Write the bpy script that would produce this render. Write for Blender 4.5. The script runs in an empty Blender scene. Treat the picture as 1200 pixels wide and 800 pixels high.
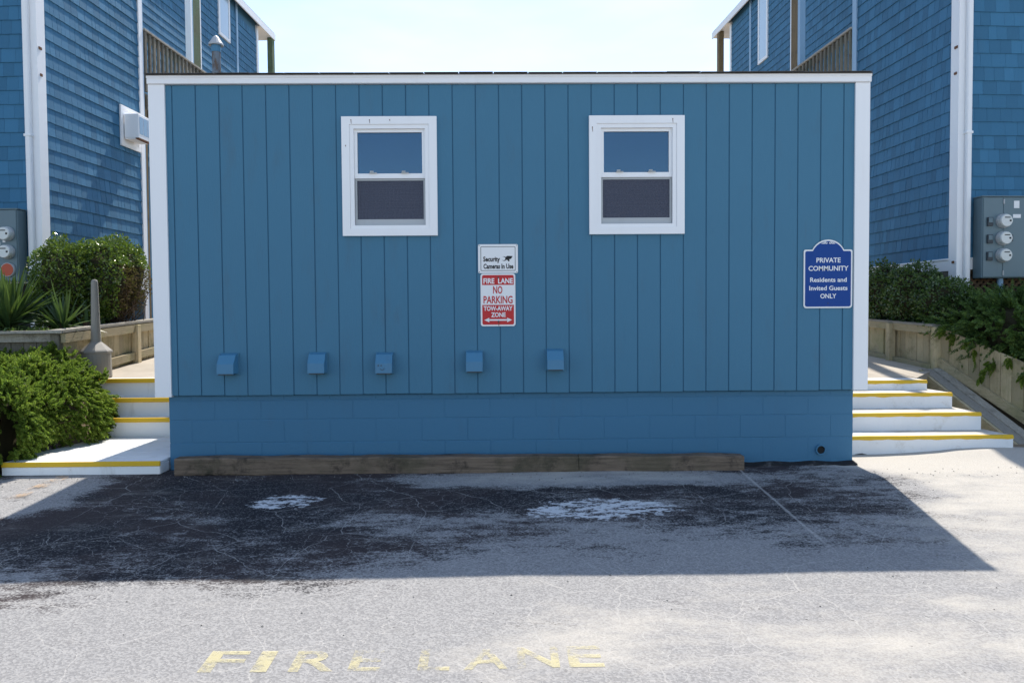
import bpy, bmesh, math, random
import numpy as np
from mathutils import Matrix, Vector
random.seed(7); rng = np.random.default_rng(7)
SC = bpy.context.scene
COL = SC.collection

# ------------------------------------------------------------------ camera
cd = bpy.data.cameras.new('camera'); cam = bpy.data.objects.new('camera', cd); COL.objects.link(cam)
cd.sensor_width = 36; cd.lens = 27.99; cd.clip_end = 20000; cd.clip_start = .05
yaw, pitch, roll = .0151, math.radians(2.1), .00746
f = Vector((math.sin(yaw), math.cos(yaw), 0)); r = Vector((math.cos(yaw), -math.sin(yaw), 0)); u = Vector((0, 0, 1))
f2 = f*math.cos(pitch)-u*math.sin(pitch); u2 = u*math.cos(pitch)+f*math.sin(pitch)
r3 = r*math.cos(roll)-u2*math.sin(roll); u3 = u2*math.cos(roll)+r*math.sin(roll)
M = Matrix.Identity(4)
for i in range(3):
    M[i][0] = r3[i]; M[i][1] = u3[i]; M[i][2] = -f2[i]
M[0][3], M[1][3], M[2][3] = -.119, -6.997, 1.376
cam.matrix_world = M; SC.camera = cam

# ------------------------------------------------------------------ sky, sun, exposure
SUN = Vector((.134, .728, 1.0)).normalized()            # towards the sun: behind the blue building, a little right
wd = bpy.data.worlds.new('World'); SC.world = wd; wd.use_nodes = True
nt = wd.node_tree; nt.nodes.clear()
sky = nt.nodes.new('ShaderNodeTexSky'); sky.sky_type = 'NISHITA'; sky.sun_disc = False
sky.sun_elevation = math.asin(SUN.z); sky.sun_rotation = math.atan2(SUN.x, SUN.y)
sky.air_density = 1.0; sky.dust_density = .45; sky.ozone_density = 1.6
bg = nt.nodes.new('ShaderNodeBackground'); bg.inputs[1].default_value = .14
wo = nt.nodes.new('ShaderNodeOutputWorld')
# thin high cloud over the whole sky
tc = nt.nodes.new('ShaderNodeTexCoord'); mp = nt.nodes.new('ShaderNodeMapping'); mp.inputs['Scale'].default_value = (1.2, 1.2, 4)
nz = nt.nodes.new('ShaderNodeTexNoise'); nz.inputs['Scale'].default_value = 3.6; nz.inputs['Detail'].default_value = 8
cr = nt.nodes.new('ShaderNodeValToRGB'); cr.color_ramp.elements[0].position = .44; cr.color_ramp.elements[1].position = .80; cr.color_ramp.elements[0].color = (.05, .05, .05, 1)
cr.color_ramp.elements[1].color = (.20, .20, .20, 1)
mx = nt.nodes.new('ShaderNodeMix'); mx.data_type = 'RGBA'; mx.inputs[7].default_value = (7.6, 7.7, 7.9, 1)
nt.links.new(tc.outputs['Generated'], mp.inputs[0]); nt.links.new(mp.outputs[0], nz.inputs['Vector'])
nt.links.new(nz.outputs[0], cr.inputs[0]); nt.links.new(cr.outputs[0], mx.inputs[0])
nt.links.new(sky.outputs[0], mx.inputs[6]); nt.links.new(mx.outputs[2], bg.inputs[0]); nt.links.new(bg.outputs[0], wo.inputs[0])
sd = bpy.data.lights.new('sun', 'SUN'); sd.energy = 3.9; sd.angle = math.radians(.53); sd.color = (1, .935, .84)
so = bpy.data.objects.new('sun', sd); COL.objects.link(so); so.location = (2, 12, 18)
so.rotation_euler = SUN.to_track_quat('Z', 'Y').to_euler()
vs = SC.view_settings; vs.view_transform = 'Standard'; vs.look = 'None'; vs.gamma = 1; vs.use_curve_mapping = False
vs.exposure = .80
cy_ = SC.cycles; cy_.max_bounces = 6; cy_.diffuse_bounces = 3; cy_.glossy_bounces = 3; cy_.transmission_bounces = 3; cy_.transparent_max_bounces = 8

# ------------------------------------------------------------------ helpers
class NT:
    """small node builder"""
    def __init__(s, name):
        s.m = bpy.data.materials.new(name); s.m.use_nodes = True; s.t = s.m.node_tree; s.t.nodes.clear()
        s.out = s.n('ShaderNodeOutputMaterial'); s.geo = s.n('ShaderNodeNewGeometry')
        s.pos = s.geo.outputs['Position']
    def n(s, k): return s.t.nodes.new(k)
    def set(s, sock, v):
        if hasattr(v, 'is_output') or isinstance(v, bpy.types.NodeSocket): s.t.links.new(v, sock)
        elif isinstance(v, (tuple, list)) and len(v) == 3 and sock.type == 'RGBA': sock.default_value = (*v, 1)
        else: sock.default_value = v
    def math(s, op, a, b=0., c=0.):
        n = s.n('ShaderNodeMath'); n.operation = op
        for i, v in enumerate((a, b, c)): s.set(n.inputs[i], v)
        return n.outputs[0]
    def sm(s, v, lo, hi):
        n = s.n('ShaderNodeMapRange'); n.interpolation_type = 'SMOOTHSTEP'
        s.set(n.inputs[0], v); n.inputs[1].default_value = lo; n.inputs[2].default_value = hi
        return n.outputs[0]
    def mix(s, fac, a, b, mode='MIX'):
        n = s.n('ShaderNodeMix'); n.data_type = 'RGBA'; n.blend_type = mode
        s.set(n.inputs[0], fac); s.set(n.inputs[6], a); s.set(n.inputs[7], b); return n.outputs[2]
    def map(s, vec, scale=(1, 1, 1), loc=(0, 0, 0), rot=(0, 0, 0)):
        n = s.n('ShaderNodeMapping'); s.set(n.inputs[0], vec)
        n.inputs['Scale'].default_value = scale; n.inputs['Location'].default_value = loc; n.inputs['Rotation'].default_value = rot
        return n.outputs[0]
    def noise(s, vec, scale, detail=4., rough=.55, col=False, dist=0.):
        n = s.n('ShaderNodeTexNoise'); s.set(n.inputs['Vector'], vec); n.inputs['Scale'].default_value = scale
        n.inputs['Detail'].default_value = detail; n.inputs['Roughness'].default_value = rough; n.inputs['Distortion'].default_value = dist
        return n.outputs[1 if col else 0]
    def vor(s, vec, scale, feature='F1', out='Distance'):
        n = s.n('ShaderNodeTexVoronoi'); n.feature = feature; n.voronoi_dimensions = '2D' if feature == 'DISTANCE_TO_EDGE' else '3D'; s.set(n.inputs['Vector'], vec); n.inputs['Scale'].default_value = scale
        return n.outputs[out]
    def vadd(s, a, b, k=1.):
        n = s.n('ShaderNodeVectorMath'); n.operation = 'MULTIPLY_ADD'
        s.set(n.inputs[0], b); n.inputs[1].default_value = (k, k, k); s.set(n.inputs[2], a); return n.outputs[0]
    def xyz(s, v):
        n = s.n('ShaderNodeSeparateXYZ'); s.set(n.inputs[0], v); return n.outputs
    def island(s): 
        oi = s.n('ShaderNodeObjectInfo')
        return s.math('FRACT', s.math('ADD', oi.outputs['Random'], s.geo.outputs['Random Per Island']))
    def bump(s, h, strength=.3, dist=.01):
        n = s.n('ShaderNodeBump'); n.inputs['Strength'].default_value = strength; n.inputs['Distance'].default_value = dist
        s.set(n.inputs['Height'], h); return n.outputs[0]
    def bsdf(s, color, rough=.7, normal=None, spec=.4, metal=0., **k):
        n = s.n('ShaderNodeBsdfPrincipled'); s.set(n.inputs['Base Color'], color); s.set(n.inputs['Roughness'], rough)
        n.inputs['Specular IOR Level'].default_value = spec; n.inputs['Metallic'].default_value = metal
        if normal is not None: s.set(n.inputs['Normal'], normal)
        for kk, v in k.items(): s.set(n.inputs[kk], v)
        return n.outputs[0]
    def fin(s, sh): s.t.links.new(sh, s.out.inputs[0]); return s.m

def V3(*a): return Vector(a)
WM = {}
class MB:
    """collects shapes (world space, or T maps local to world) into one mesh"""
    def __init__(s, T=None): s.v = []; s.f = []; s.T = T
    def add(s, vs_, fs):
        o = len(s.v); s.v += [tuple(p) for p in vs_]; s.f += [tuple(i+o for i in q) for q in fs]; return s
    def box(s, x0, x1, y0, y1, z0, z1):
        return s.add([(x0,y0,z0),(x1,y0,z0),(x1,y1,z0),(x0,y1,z0),(x0,y0,z1),(x1,y0,z1),(x1,y1,z1),(x0,y1,z1)],
                     [(0,3,2,1),(4,5,6,7),(0,1,5,4),(1,2,6,5),(2,3,7,6),(3,0,4,7)])
    def cbox(s, x0, x1, y0, y1, z0, z1, c=.004):
        vs_, fs = chamfer((x0, x1), (y0, y1), (z0, z1), c); return s.add(vs_, fs)
    def hexa(s, p):   # 8 points: bottom ring 0-3, top ring 4-7
        return s.add(p, [(0,3,2,1),(4,5,6,7),(0,1,5,4),(1,2,6,5),(2,3,7,6),(3,0,4,7)])
    def beam(s, a, b, w, h, up=(0,0,1)):
        a, b = Vector(a), Vector(b); d = (b-a).normalized(); sd_ = d.cross(Vector(up)).normalized(); up_ = sd_.cross(d)
        p = []
        for q in (a, b):
            for i, j in ((-1,-1),(1,-1),(1,1),(-1,1)): p.append(q+sd_*(i*w/2)+up_*(j*h/2))
        return s.add(p, [(0,3,2,1),(4,5,6,7),(0,1,5,4),(1,2,6,5),(2,3,7,6),(3,0,4,7)])
    def lathe(s, prof, c, n=20, axis='z'):
        vs_ = []; fs = []
        for (rad, h) in prof:
            for k in range(n):
                t = 2*math.pi*k/n; x, y = rad*math.cos(t), rad*math.sin(t)
                vs_.append((c[0]+x, c[1]+y, c[2]+h) if axis == 'z' else (c[0]+x, c[1]-h, c[2]+y))
        m = len(prof)
        for j in range(m-1):
            for k in range(n): fs.append((j*n+k, j*n+(k+1) % n, (j+1)*n+(k+1) % n, (j+1)*n+k))
        fs.append(tuple(range(n))); fs.append(tuple(range((m-1)*n, m*n))); return s.add(vs_, fs)
    def prism(s, poly, y0, y1):      # polygon in xz, extruded along y
        n = len(poly); vs_ = [(p[0], y0, p[1]) for p in poly]+[(p[0], y1, p[1]) for p in poly]
        fs = [tuple(range(n)), tuple(range(2*n-1, n-1, -1))]+[(i, (i+1) % n, n+(i+1) % n, n+i) for i in range(n)]
        return s.add(vs_, fs)
    def tube(s, pts, rad, n=8):
        pts = [Vector(p) for p in pts]; vs_ = []; fs = []
        for i, p in enumerate(pts):
            d = (pts[min(i+1, len(pts)-1)]-pts[max(i-1, 0)]).normalized()
            a = d.orthogonal().normalized(); b = d.cross(a)
            rr = rad[i] if isinstance(rad, (list, tuple)) else rad
            for k in range(n):
                t = 2*math.pi*k/n; vs_.append(p+a*rr*math.cos(t)+b*rr*math.sin(t))
        for j in range(len(pts)-1):
            for k in range(n): fs.append((j*n+k, j*n+(k+1) % n, (j+1)*n+(k+1) % n, (j+1)*n+k))
        fs.append(tuple(range(n))); fs.append(tuple(range((len(pts)-1)*n, len(pts)*n))); return s.add(vs_, fs)
    def mesh(s, name, fix=True):
        me = bpy.data.meshes.new(name)
        vv = s.v if s.T is None else [tuple(s.T(*p)) for p in s.v]
        me.from_pydata(vv, [], s.f)
        if fix:
            bm = bmesh.new(); bm.from_mesh(me); bmesh.ops.recalc_face_normals(bm, faces=bm.faces); bm.to_mesh(me); bm.free()
        return me
    def build(s, name, mat, parent=None, fix=True, smooth=False):
        me = s.mesh(name, fix); me.materials.append(mat)
        if smooth:
            me.polygons.foreach_set('use_smooth', [True]*len(me.polygons))
        return link(name, me, parent)
def chamfer(X, Y, Z, c):
    vs_ = []; idx = {}
    for i in (0,1):
        for j in (0,1):
            for k in (0,1):
                x, y, z = X[i], Y[j], Z[k]; dx, dy, dz = (c if i == 0 else -c), (c if j == 0 else -c), (c if k == 0 else -c)
                for ax, p in (('x', (x, y+dy, z+dz)), ('y', (x+dx, y, z+dz)), ('z', (x+dx, y+dy, z))):
                    idx[i,j,k,ax] = len(vs_); vs_.append(p)
    fs = []
    for q in (0,1):
        fs.append([idx[q,j,k,'x'] for j,k in ((0,0),(1,0),(1,1),(0,1))])
        fs.append([idx[j,q,k,'y'] for j,k in ((0,0),(1,0),(1,1),(0,1))])
        fs.append([idx[j,k,q,'z'] for j,k in ((0,0),(1,0),(1,1),(0,1))])
    for a in (0,1):
        for b in (0,1):
            fs.append([idx[a,b,0,'x'], idx[a,b,1,'x'], idx[a,b,1,'y'], idx[a,b,0,'y']])
            fs.append([idx[a,0,b,'x'], idx[a,1,b,'x'], idx[a,1,b,'z'], idx[a,0,b,'z']])
            fs.append([idx[0,a,b,'y'], idx[1,a,b,'y'], idx[1,a,b,'z'], idx[0,a,b,'z']])
            for k in (0,1): fs.append([idx[a,b,k,'x'], idx[a,b,k,'y'], idx[a,b,k,'z']])
    return vs_, fs
def link(name, me, parent=None, mw=None):
    o = bpy.data.objects.new(name, me); COL.objects.link(o)
    if mw is not None: o.matrix_basis = mw
    if parent is not None:
        o.parent = parent; o.matrix_parent_inverse = WM.get(parent.name, Matrix.Identity(4)).inverted()
    WM[o.name] = o.matrix_basis.copy()
    return o
def tag(o, label=None, cat=None, group=None, kind=None):
    for k, v in (('label', label), ('category', cat), ('group', group), ('kind', kind)):
        if v: o[k] = v
    return o
def thing(name, loc, label, cat, group=None):
    o = bpy.data.objects.new(name, None); COL.objects.link(o); o.location = loc; o.empty_display_size = .2
    WM[o.name] = Matrix.Translation(loc); return tag(o, label, cat, group)
_font_cache = {}
def text_polys(body, size=1., bold=0., sx=1., align='CENTER', space=1.):
    """flat mesh of a line of lettering in the xz plane, baseline at z=0"""
    key = (body, bold)
    cu = bpy.data.curves.new('lettering', 'FONT'); cu.body = body; cu.size = 1; cu.offset = bold; cu.resolution_u = 3
    cu.space_character = space; cu.fill_mode = 'FRONT'
    o = bpy.data.objects.new('tmp', cu); COL.objects.link(o)
    dg = bpy.context.evaluated_depsgraph_get(); me = bpy.data.meshes.new_from_object(o.evaluated_get(dg))
    bpy.data.objects.remove(o); bpy.data.curves.remove(cu)
    v = np.array([q.co[:] for q in me.vertices]); fs = [tuple(p.vertices) for p in me.polygons]; bpy.data.meshes.remove(me)
    return v, fs
def lettering(name, body, mat, parent, cx, y, z, height, width=None, bold=.02, space=1.):
    """fit the line's capital height and width; centred on cx, baseline z, on the plane y"""
    v, fs = text_polys(body, bold=bold, space=space)
    x0, x1 = v[:,0].min(), v[:,0].max()
    k = height/.73; kx = k if width is None else width/(x1-x0)
    b = MB(); b.add([(cx+(p[0]-(x0+x1)/2)*kx, y, z+p[1]*k) for p in v], fs)
    return b.build(name, mat, parent, fix=False)

# ------------------------------------------------------------------ materials
def paint(name, col, rough=.55, var=.06, dirt=.12, grain=(1,1,1), gs=30, bump=.15, vari=False, spec=.35, dcol=None, chip=0):
    k = NT(name); n1 = k.noise(k.pos, 1.3, 3, .6); n2 = k.noise(k.map(k.pos, grain), gs, 2, .6)
    c = k.mix(k.math('MULTIPLY', n1, var*3), col, tuple(x*.72 for x in col))
    c = k.mix(k.math('MULTIPLY', k.sm(k.noise(k.map(k.pos, (1,1,.25)), 5, 5, .7), .52, .8), dirt*2.2), c, dcol or tuple(x*.5+.04 for x in col))
    if vari == 'soft': c = k.mix(k.math('MULTIPLY', k.island(), .12), c, tuple(x*.75+.01 for x in col))
    elif vari:
        oi = k.island(); c = k.mix(k.math('MULTIPLY', k.sm(oi, .5, 0.), .40), c, tuple(x*.6 for x in col)); c = k.mix(k.math('MULTIPLY', k.sm(oi, .6, 1.), .22), c, tuple(x*1.45+.01 for x in col))
    if chip:
        c = k.mix(k.sm(k.noise(k.pos, 22, 6, .75), .66+(1-chip)*.06, .70+(1-chip)*.06), c, (.16,.12,.08))
    return k.fin(k.bsdf(c, k.math('MULTIPLY_ADD', n2, .2, rough-.1), k.bump(n2, bump, .004), spec))
BLUE = (.060, .192, .300)
m_siding = paint('blue_siding_paint', BLUE, .62, .10, .20, (8,8,.5), 26, .35, vari='soft')
m_block = paint('blue_block_paint', (.053,.175,.295), .6, .05, .10, (1,1,1), 70, .5, vari=False)
m_back = paint('blue_recess_paint', (.045,.155,.26), .7, .03, .1)
m_shingle = paint('blue_shingle_stain', (.045,.172,.300), .75, .10, .12, (9,9,.7), 22, .7, vari=True)
m_white = paint('white_trim_paint', (.88,.88,.885), .5, .015, .05, (1,1,1), 40, .12, dcol=(.42,.36,.27))
m_vinyl = paint('white_window_vinyl', (.88,.88,.885), .35, .01, .04, (1,1,1), 30, .05, dcol=(.45,.40,.33))
m_ltblue = paint('pale_blue_trim_paint', (.28,.44,.60), .55, .04, .1)
m_gal = paint('screen_frame_metal', (.42,.44,.45), .4, .05, .15, spec=.5)
m_ventblue = paint('blue_vent_paint', (.060,.205,.345), .42, .06, .14, spec=.4)
m_metalgrey = paint('grey_meter_enamel', (.125,.19,.22), .42, .05, .08, spec=.45)
m_darkgrey = paint('dark_latch_metal', (.05,.06,.07), .5, .05, .1)
m_ash = paint('grey_beige_plastic', (.27,.25,.215), .5, .05, .08, gs=90)
m_yellow = paint('yellow_step_paint', (.74,.46,.025), .55, .07, .14, dcol=(.30,.22,.09), chip=1)
m_stepwhite = paint('white_step_paint', (.84,.84,.83), .6, .04, .24, (1,1,1), 30, .4, dcol=(.38,.34,.28), chip=.7)
m_black = paint('black_print', (.012,.012,.014), .5, 0, 0)
m_red = paint('red_sign_print', (.55,.018,.022), .4, .05, .08, dcol=(.3,.03,.02))
m_signwhite = paint('white_sign_sheet', (.82,.82,.82), .35, .02, .04)
m_signblue = paint('blue_sign_sheet', (.008,.058,.27), .45, .08, .03, spec=.2, dcol=(.01,.08,.33))
m_dark = paint('dark_interior', (.05,.05,.055), .9, .05, .1)
m_curtain = paint('window_blind', (.42,.42,.45), .9, .05, .1)
m_rust = paint('rusty_steel', (.17,.07,.03), .8, .2, .4)
m_asphshingle = paint('asphalt_shingle', (.10,.095,.09), .9, .2, .2, gs=120, bump=.6)
m_soil = paint('sandy_soil', (.20,.155,.11), .95, .25, .3, gs=60, bump=.9)
m_bark = paint('brown_twig', (.10,.065,.04), .9, .2, .2)
m_tar = paint('old_tar', (.018,.017,.017), .85, .2, .5, gs=80, bump=1., dcol=(.20,.19,.18))
m_hole = paint('dark_pipe_inside', (.02,.02,.02), .9, 0, 0)

def wood(name, a, b, dark, axis='z', green=None):
    k = NT(name); st = {'z': (14,14,.9), 'x': (.9,14,14), 'y': (14,.9,14)}[axis]
    oi = k.n('ShaderNodeObjectInfo'); shift = k.vadd(k.map(k.pos, st), oi.outputs['Random'], 17.)
    g = k.noise(shift, 3.2, 5, .65, dist=.4); g2 = k.noise(shift, 14, 3, .6)
    c = k.mix(k.sm(g, .3, .72), a, b)
    c = k.mix(k.math('MULTIPLY', k.island(), .75), c, tuple(x*.5 for x in a))
    c = k.mix(k.sm(k.noise(k.pos, 4.5, 6, .72), .50, .72), c, dark)
    if green: c = k.mix(k.math('MULTIPLY', k.sm(k.noise(k.pos, 2.6, 6, .6), .46, .66), .6), c, green)
    c = k.mix(k.math('MULTIPLY', k.sm(g2, .60, .72), .6), c, tuple(x*.35 for x in dark))
    return k.fin(k.bsdf(c, .85, k.bump(k.math('ADD', g, g2), .6, .006), .2))
m_wood = wood('weathered_fence_wood', (.68,.57,.37), (.54,.44,.27), (.28,.24,.14), 'z', (.40,.37,.19))
m_woodx = wood('weathered_rail_wood', (.58,.49,.32), (.44,.36,.22), (.24,.21,.13), 'y', (.34,.32,.17))
m_greywood = wood('grey_driftwood', (.50,.47,.41), (.34,.31,.265), (.17,.155,.13), 'y')
m_deckwood = wood('grey_deck_wood', (.27,.24,.19), (.17,.15,.115), (.08,.07,.055), 'z', (.12,.14,.11))
m_post = wood('green_treated_post', (.17,.20,.12), (.11,.14,.085), (.10,.09,.05), 'z', (.10,.17,.10))
m_postbrown = wood('brown_treated_post', (.26,.19,.10), (.17,.12,.07), (.09,.07,.04), 'z')
m_timber = wood('dark_landscape_timber', (.27,.20,.145), (.12,.09,.068), (.045,.036,.03), 'x', (.09,.08,.05))
m_lattice = wood('brown_lattice_wood', (.20,.13,.085), (.13,.085,.055), (.07,.05,.035), 'z')

def glass(name, ior=2.1, tint=(.9,.95,1)):
    k = NT(name); fr = k.n('ShaderNodeFresnel'); fr.inputs[0].default_value = ior
    tr = k.n('ShaderNodeBsdfTransparent'); tr.inputs[0].default_value = (*[x*.8 for x in tint], 1)
    gl = k.n('ShaderNodeBsdfGlossy'); gl.inputs['Roughness'].default_value = .03; gl.inputs[0].default_value = (*tint, 1)
    k.set(gl.inputs['Normal'], k.bump(k.noise(k.pos, 2.2, 2), .05, .02))
    mxs = k.n('ShaderNodeMixShader'); k.set(mxs.inputs[0], fr.outputs[0]); k.t.links.new(tr.outputs[0], mxs.inputs[1]); k.t.links.new(gl.outputs[0], mxs.inputs[2])
    return k.fin(mxs.outputs[0])
m_glass = glass('window_glass', 1.95, (.55,.80,1))
m_meterglass = glass('meter_glass', 1.5)
def screenmat():
    k = NT('insect_screen'); p = k.map(k.pos, (520, 1, 520)); x = k.xyz(p)
    w = k.math('MAXIMUM', k.math('SINE', x[0]), k.math('SINE', x[2]))
    b = k.bsdf((.09,.098,.135), .8); tr = k.n('ShaderNodeBsdfTransparent'); ms = k.n('ShaderNodeMixShader')
    k.set(ms.inputs[0], k.math('MULTIPLY_ADD', k.sm(w, .2, .5), .2, .55)); k.t.links.new(tr.outputs[0], ms.inputs[1]); k.t.links.new(b, ms.inputs[2])
    return k.fin(ms.outputs[0])
m_screen = screenmat()

def leafmat(name, cols, rough=.45, trans=.28, spec=.5, nscale=3.0):
    k = NT(name); rnd = k.island(); n = k.noise(k.pos, nscale, 4, .6)
    rp = k.n('ShaderNodeValToRGB'); els = rp.color_ramp.elements
    while len(els) < len(cols): els.new(.5)
    for i, c in enumerate(cols): els[i].position = i/(len(cols)-1); els[i].color = (*c, 1)
    k.set(rp.inputs[0], k.math('MULTIPLY_ADD', k.math('ADD', rnd, k.math('MULTIPLY', k.math('SUBTRACT', n, .5), 1.6)), .8, .1))
    b = k.bsdf(rp.outputs[0], rough, None, spec)
    t = k.n('ShaderNodeBsdfTranslucent'); k.set(t.inputs[0], k.mix(.5, rp.outputs[0], (.16,.26,.03)))
    ms = k.n('ShaderNodeMixShader'); ms.inputs[0].default_value = trans; k.t.links.new(b, ms.inputs[1]); k.t.links.new(t.outputs[0], ms.inputs[2])
    return k.fin(ms.outputs[0])
m_jun = leafmat('juniper_foliage', [(.06,.11,.02),(.14,.225,.035),(.24,.33,.05),(.36,.42,.07)], .5, .5, .35)
m_jundark = leafmat('dark_juniper_foliage', [(.045,.09,.03),(.075,.145,.042),(.125,.21,.058),(.20,.30,.07)], .45, .38, .4)
m_hedge = leafmat('glossy_hedge_leaf', [(.028,.06,.012),(.075,.135,.022),(.14,.21,.03),(.24,.30,.05)], .22, .3, .8)
m_bush = leafmat('dark_bush_leaf', [(.026,.052,.016),(.05,.10,.028),(.085,.15,.038),(.14,.21,.055)], .25, .28, .8)
m_yucca = leafmat('yucca_leaf', [(.025,.055,.022),(.045,.09,.03),(.075,.13,.045),(.12,.18,.05)], .38, .2, .5)
m_ivy = leafmat('pale_ivy_leaf', [(.09,.15,.03),(.15,.22,.05),(.22,.28,.08)], .5, .35, .25)
m_core = paint('dead_inner_twigs', (.055,.050,.028), .95, .3, .3, gs=60, bump=1., spec=.05)
m_dead = leafmat('dead_brown_leaf', [(.06,.03,.015),(.12,.07,.035),(.17,.11,.06)], .8, .2, .2)

def ground_mat():
    k = NT('asphalt_and_sand'); p = k.pos; X, Y, Z = k.xyz(p)[0], k.xyz(p)[1], k.xyz(p)[2]
    wob = k.noise(p, 1.7, 6, .65, col=True); pw = k.vadd(p, wob, .35); XW, YW = k.xyz(pw)[0], k.xyz(pw)[1]
    XW = k.math('SUBTRACT', XW, .175); YW = k.math('SUBTRACT', YW, .175)
    def ell(cx, cy, rx, ry, soft=.45):
        d = k.math('POWER', k.math('ADD', k.math('POWER', k.math('DIVIDE', k.math('SUBTRACT', XW, cx), rx), 2.), k.math('POWER', k.math('DIVIDE', k.math('SUBTRACT', YW, cy), ry), 2.)), .5)
        return k.math('SUBTRACT', 1., k.sm(d, 1-soft, 1+soft))
    fb = k.noise(k.map(p, (.7,1.5,1)), 1.5, 9, .68); fb2 = k.noise(k.map(p, (.7,1.5,1), (5,3,0)), 6.5, 7, .76); fine = k.noise(p, 95, 4, .7)
    agg = k.vor(p, 105, 'F1', 'Color'); aggv = k.xyz(agg)[0]; agd = k.vor(p, 105)
    # dark sealed asphalt with lighter stones showing
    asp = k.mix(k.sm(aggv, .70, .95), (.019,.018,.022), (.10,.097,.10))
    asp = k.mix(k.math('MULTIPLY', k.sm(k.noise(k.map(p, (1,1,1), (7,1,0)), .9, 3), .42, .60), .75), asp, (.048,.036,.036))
    # dust film and worn grey asphalt, held back where the building's shadow falls
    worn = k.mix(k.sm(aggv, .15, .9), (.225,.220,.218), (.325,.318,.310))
    worn = k.mix(k.math('MULTIPLY', k.sm(fine, .55, .75), .4), worn, (.12,.12,.125))
    bias = k.math('MULTIPLY', k.sm(k.math('ADD', YW, k.math('MULTIPLY', k.sm(XW, .6, -1.8), .55)), -1.6, -2.9), .66)  # shade put into the colour: dark out to the shadow edge, furthest at left
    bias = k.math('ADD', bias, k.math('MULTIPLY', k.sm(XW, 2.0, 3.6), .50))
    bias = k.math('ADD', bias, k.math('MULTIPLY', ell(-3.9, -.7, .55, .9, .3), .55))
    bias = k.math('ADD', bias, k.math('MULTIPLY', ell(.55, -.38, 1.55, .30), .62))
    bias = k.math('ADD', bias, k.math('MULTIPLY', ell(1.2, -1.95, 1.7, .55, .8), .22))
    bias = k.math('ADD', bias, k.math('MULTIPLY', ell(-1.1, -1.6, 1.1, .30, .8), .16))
    bias = k.math('SUBTRACT', bias, k.math('MULTIPLY', ell(-2.7, -.9, 1.6, .9, .5), .12))  # painted darker again in the left of the shaded zone
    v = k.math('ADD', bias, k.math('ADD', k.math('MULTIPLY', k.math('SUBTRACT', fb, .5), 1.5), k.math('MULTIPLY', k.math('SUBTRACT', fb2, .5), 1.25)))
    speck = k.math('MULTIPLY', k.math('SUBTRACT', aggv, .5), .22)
    dust_and_shade = k.sm(k.math('ADD', v, speck), .02, .42)
    c = k.mix(dust_and_shade, asp, worn)
    # sand drifts
    sb = k.math('ADD', k.math('MULTIPLY', k.sm(XW, 1.6, 4.0), .55), k.math('MULTIPLY', k.sm(XW, -.6, 1.2), k.math('MULTIPLY', k.sm(YW, -2.5, -3.6), .30)))
    sb = k.math('ADD', sb, k.math('MULTIPLY', ell(.7, -.36, 1.4, .22), .40))
    sb = k.math('ADD', sb, k.math('MULTIPLY', ell(3.9, .2, 1.3, .45, .4), .5))
    sb = k.math('ADD', sb, k.math('MULTIPLY', ell(0.05, -3.5, .5, .5, .6), .2))
    sb = k.math('SUBTRACT', sb, k.math('MULTIPLY', ell(2.45, -.75, .8, .62, .3), .5))
    sv = k.math('ADD', sb, k.math('MULTIPLY', k.math('SUBTRACT', k.noise(k.map(p, (.8,1.7,1), (9,2,0)), 1.9, 9, .66), .5), 1.5))
    sv = k.math('ADD', sv, k.math('MULTIPLY', k.math('SUBTRACT', fine, .5), .35))
    sand = k.mix(k.sm(fine, .3, .7), (.41,.38,.335), (.50,.47,.42))
    c = k.mix(k.sm(sv, .08, .72), c, sand)
    # white spill patches
    nsp = k.noise(k.map(p, (.9,1.7,1)), 8, 6, .75)
    sp = k.math('MAXIMUM', ell(.62, -1.30, .62, .30, .35), ell(-1.73, -1.0, .30, .20, .35))
    nsp2 = k.noise(k.map(p, (1,1.6,1)), 30, 4, .7)
    c = k.mix(k.math('MULTIPLY', k.sm(k.math('ADD', sp, k.math('ADD', k.math('MULTIPLY', k.math('SUBTRACT', nsp, .5), 3.4), k.math('MULTIPLY', k.math('SUBTRACT', nsp2, .5), 1.6))), .80, 1.05), k.sm(sp, .0, .3)), c, (.60,.61,.62))
    # cracks filled with sand
    pc = k.vadd(k.vadd(p, k.noise(p, 2.4, 2, .5, col=True), .20), k.noise(p, 13, 3, .6, col=True), .045)
    e1 = k.vor(k.map(pc, (1,1,.01)), 1.75, 'DISTANCE_TO_EDGE'); pc2 = k.vadd(p, k.noise(p, 7, 3, .6, col=True), .16); e2 = k.vor(k.map(pc2, (1.1,1,.01), (3,7,0)), 6.4, 'DISTANCE_TO_EDGE')
    km = k.sm(k.noise(p, .75, 4, .6), .34, .50); km2 = k.sm(k.noise(k.map(p, (1,1,1), (4,4,0)), 1.1, 4, .6), .42, .58)
    w1 = k.math('MULTIPLY_ADD', k.noise(p, 3, 3), .0135, -.0015)
    cr1 = k.math('MULTIPLY', k.math('SUBTRACT', 1., k.sm(k.math('DIVIDE', e1, w1), .5, 1.3)), km)
    cr2 = k.math('MULTIPLY', k.math('SUBTRACT', 1., k.sm(e2, .003, .015)), km2)
    # paving joint on the right
    jd = k.math('ABSOLUTE', k.math('ADD', k.math('SUBTRACT', X, 1.95), k.math('MULTIPLY', k.math('ADD', Y, .4), -.035)))
    jd = k.math('ADD', jd, k.math('MULTIPLY', k.math('SUBTRACT', k.noise(p, 9, 4, .7), .5), .03))
    jn = k.math('MULTIPLY', k.math('SUBTRACT', 1., k.sm(jd, .004, .018)), k.sm(Y, -2.4, -1.9))
    ck = k.math('MAXIMUM', k.math('MAXIMUM', k.math('MULTIPLY', cr1, .68), k.math('MULTIPLY', cr2, .85)), k.math('MULTIPLY', jn, .8))
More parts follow.
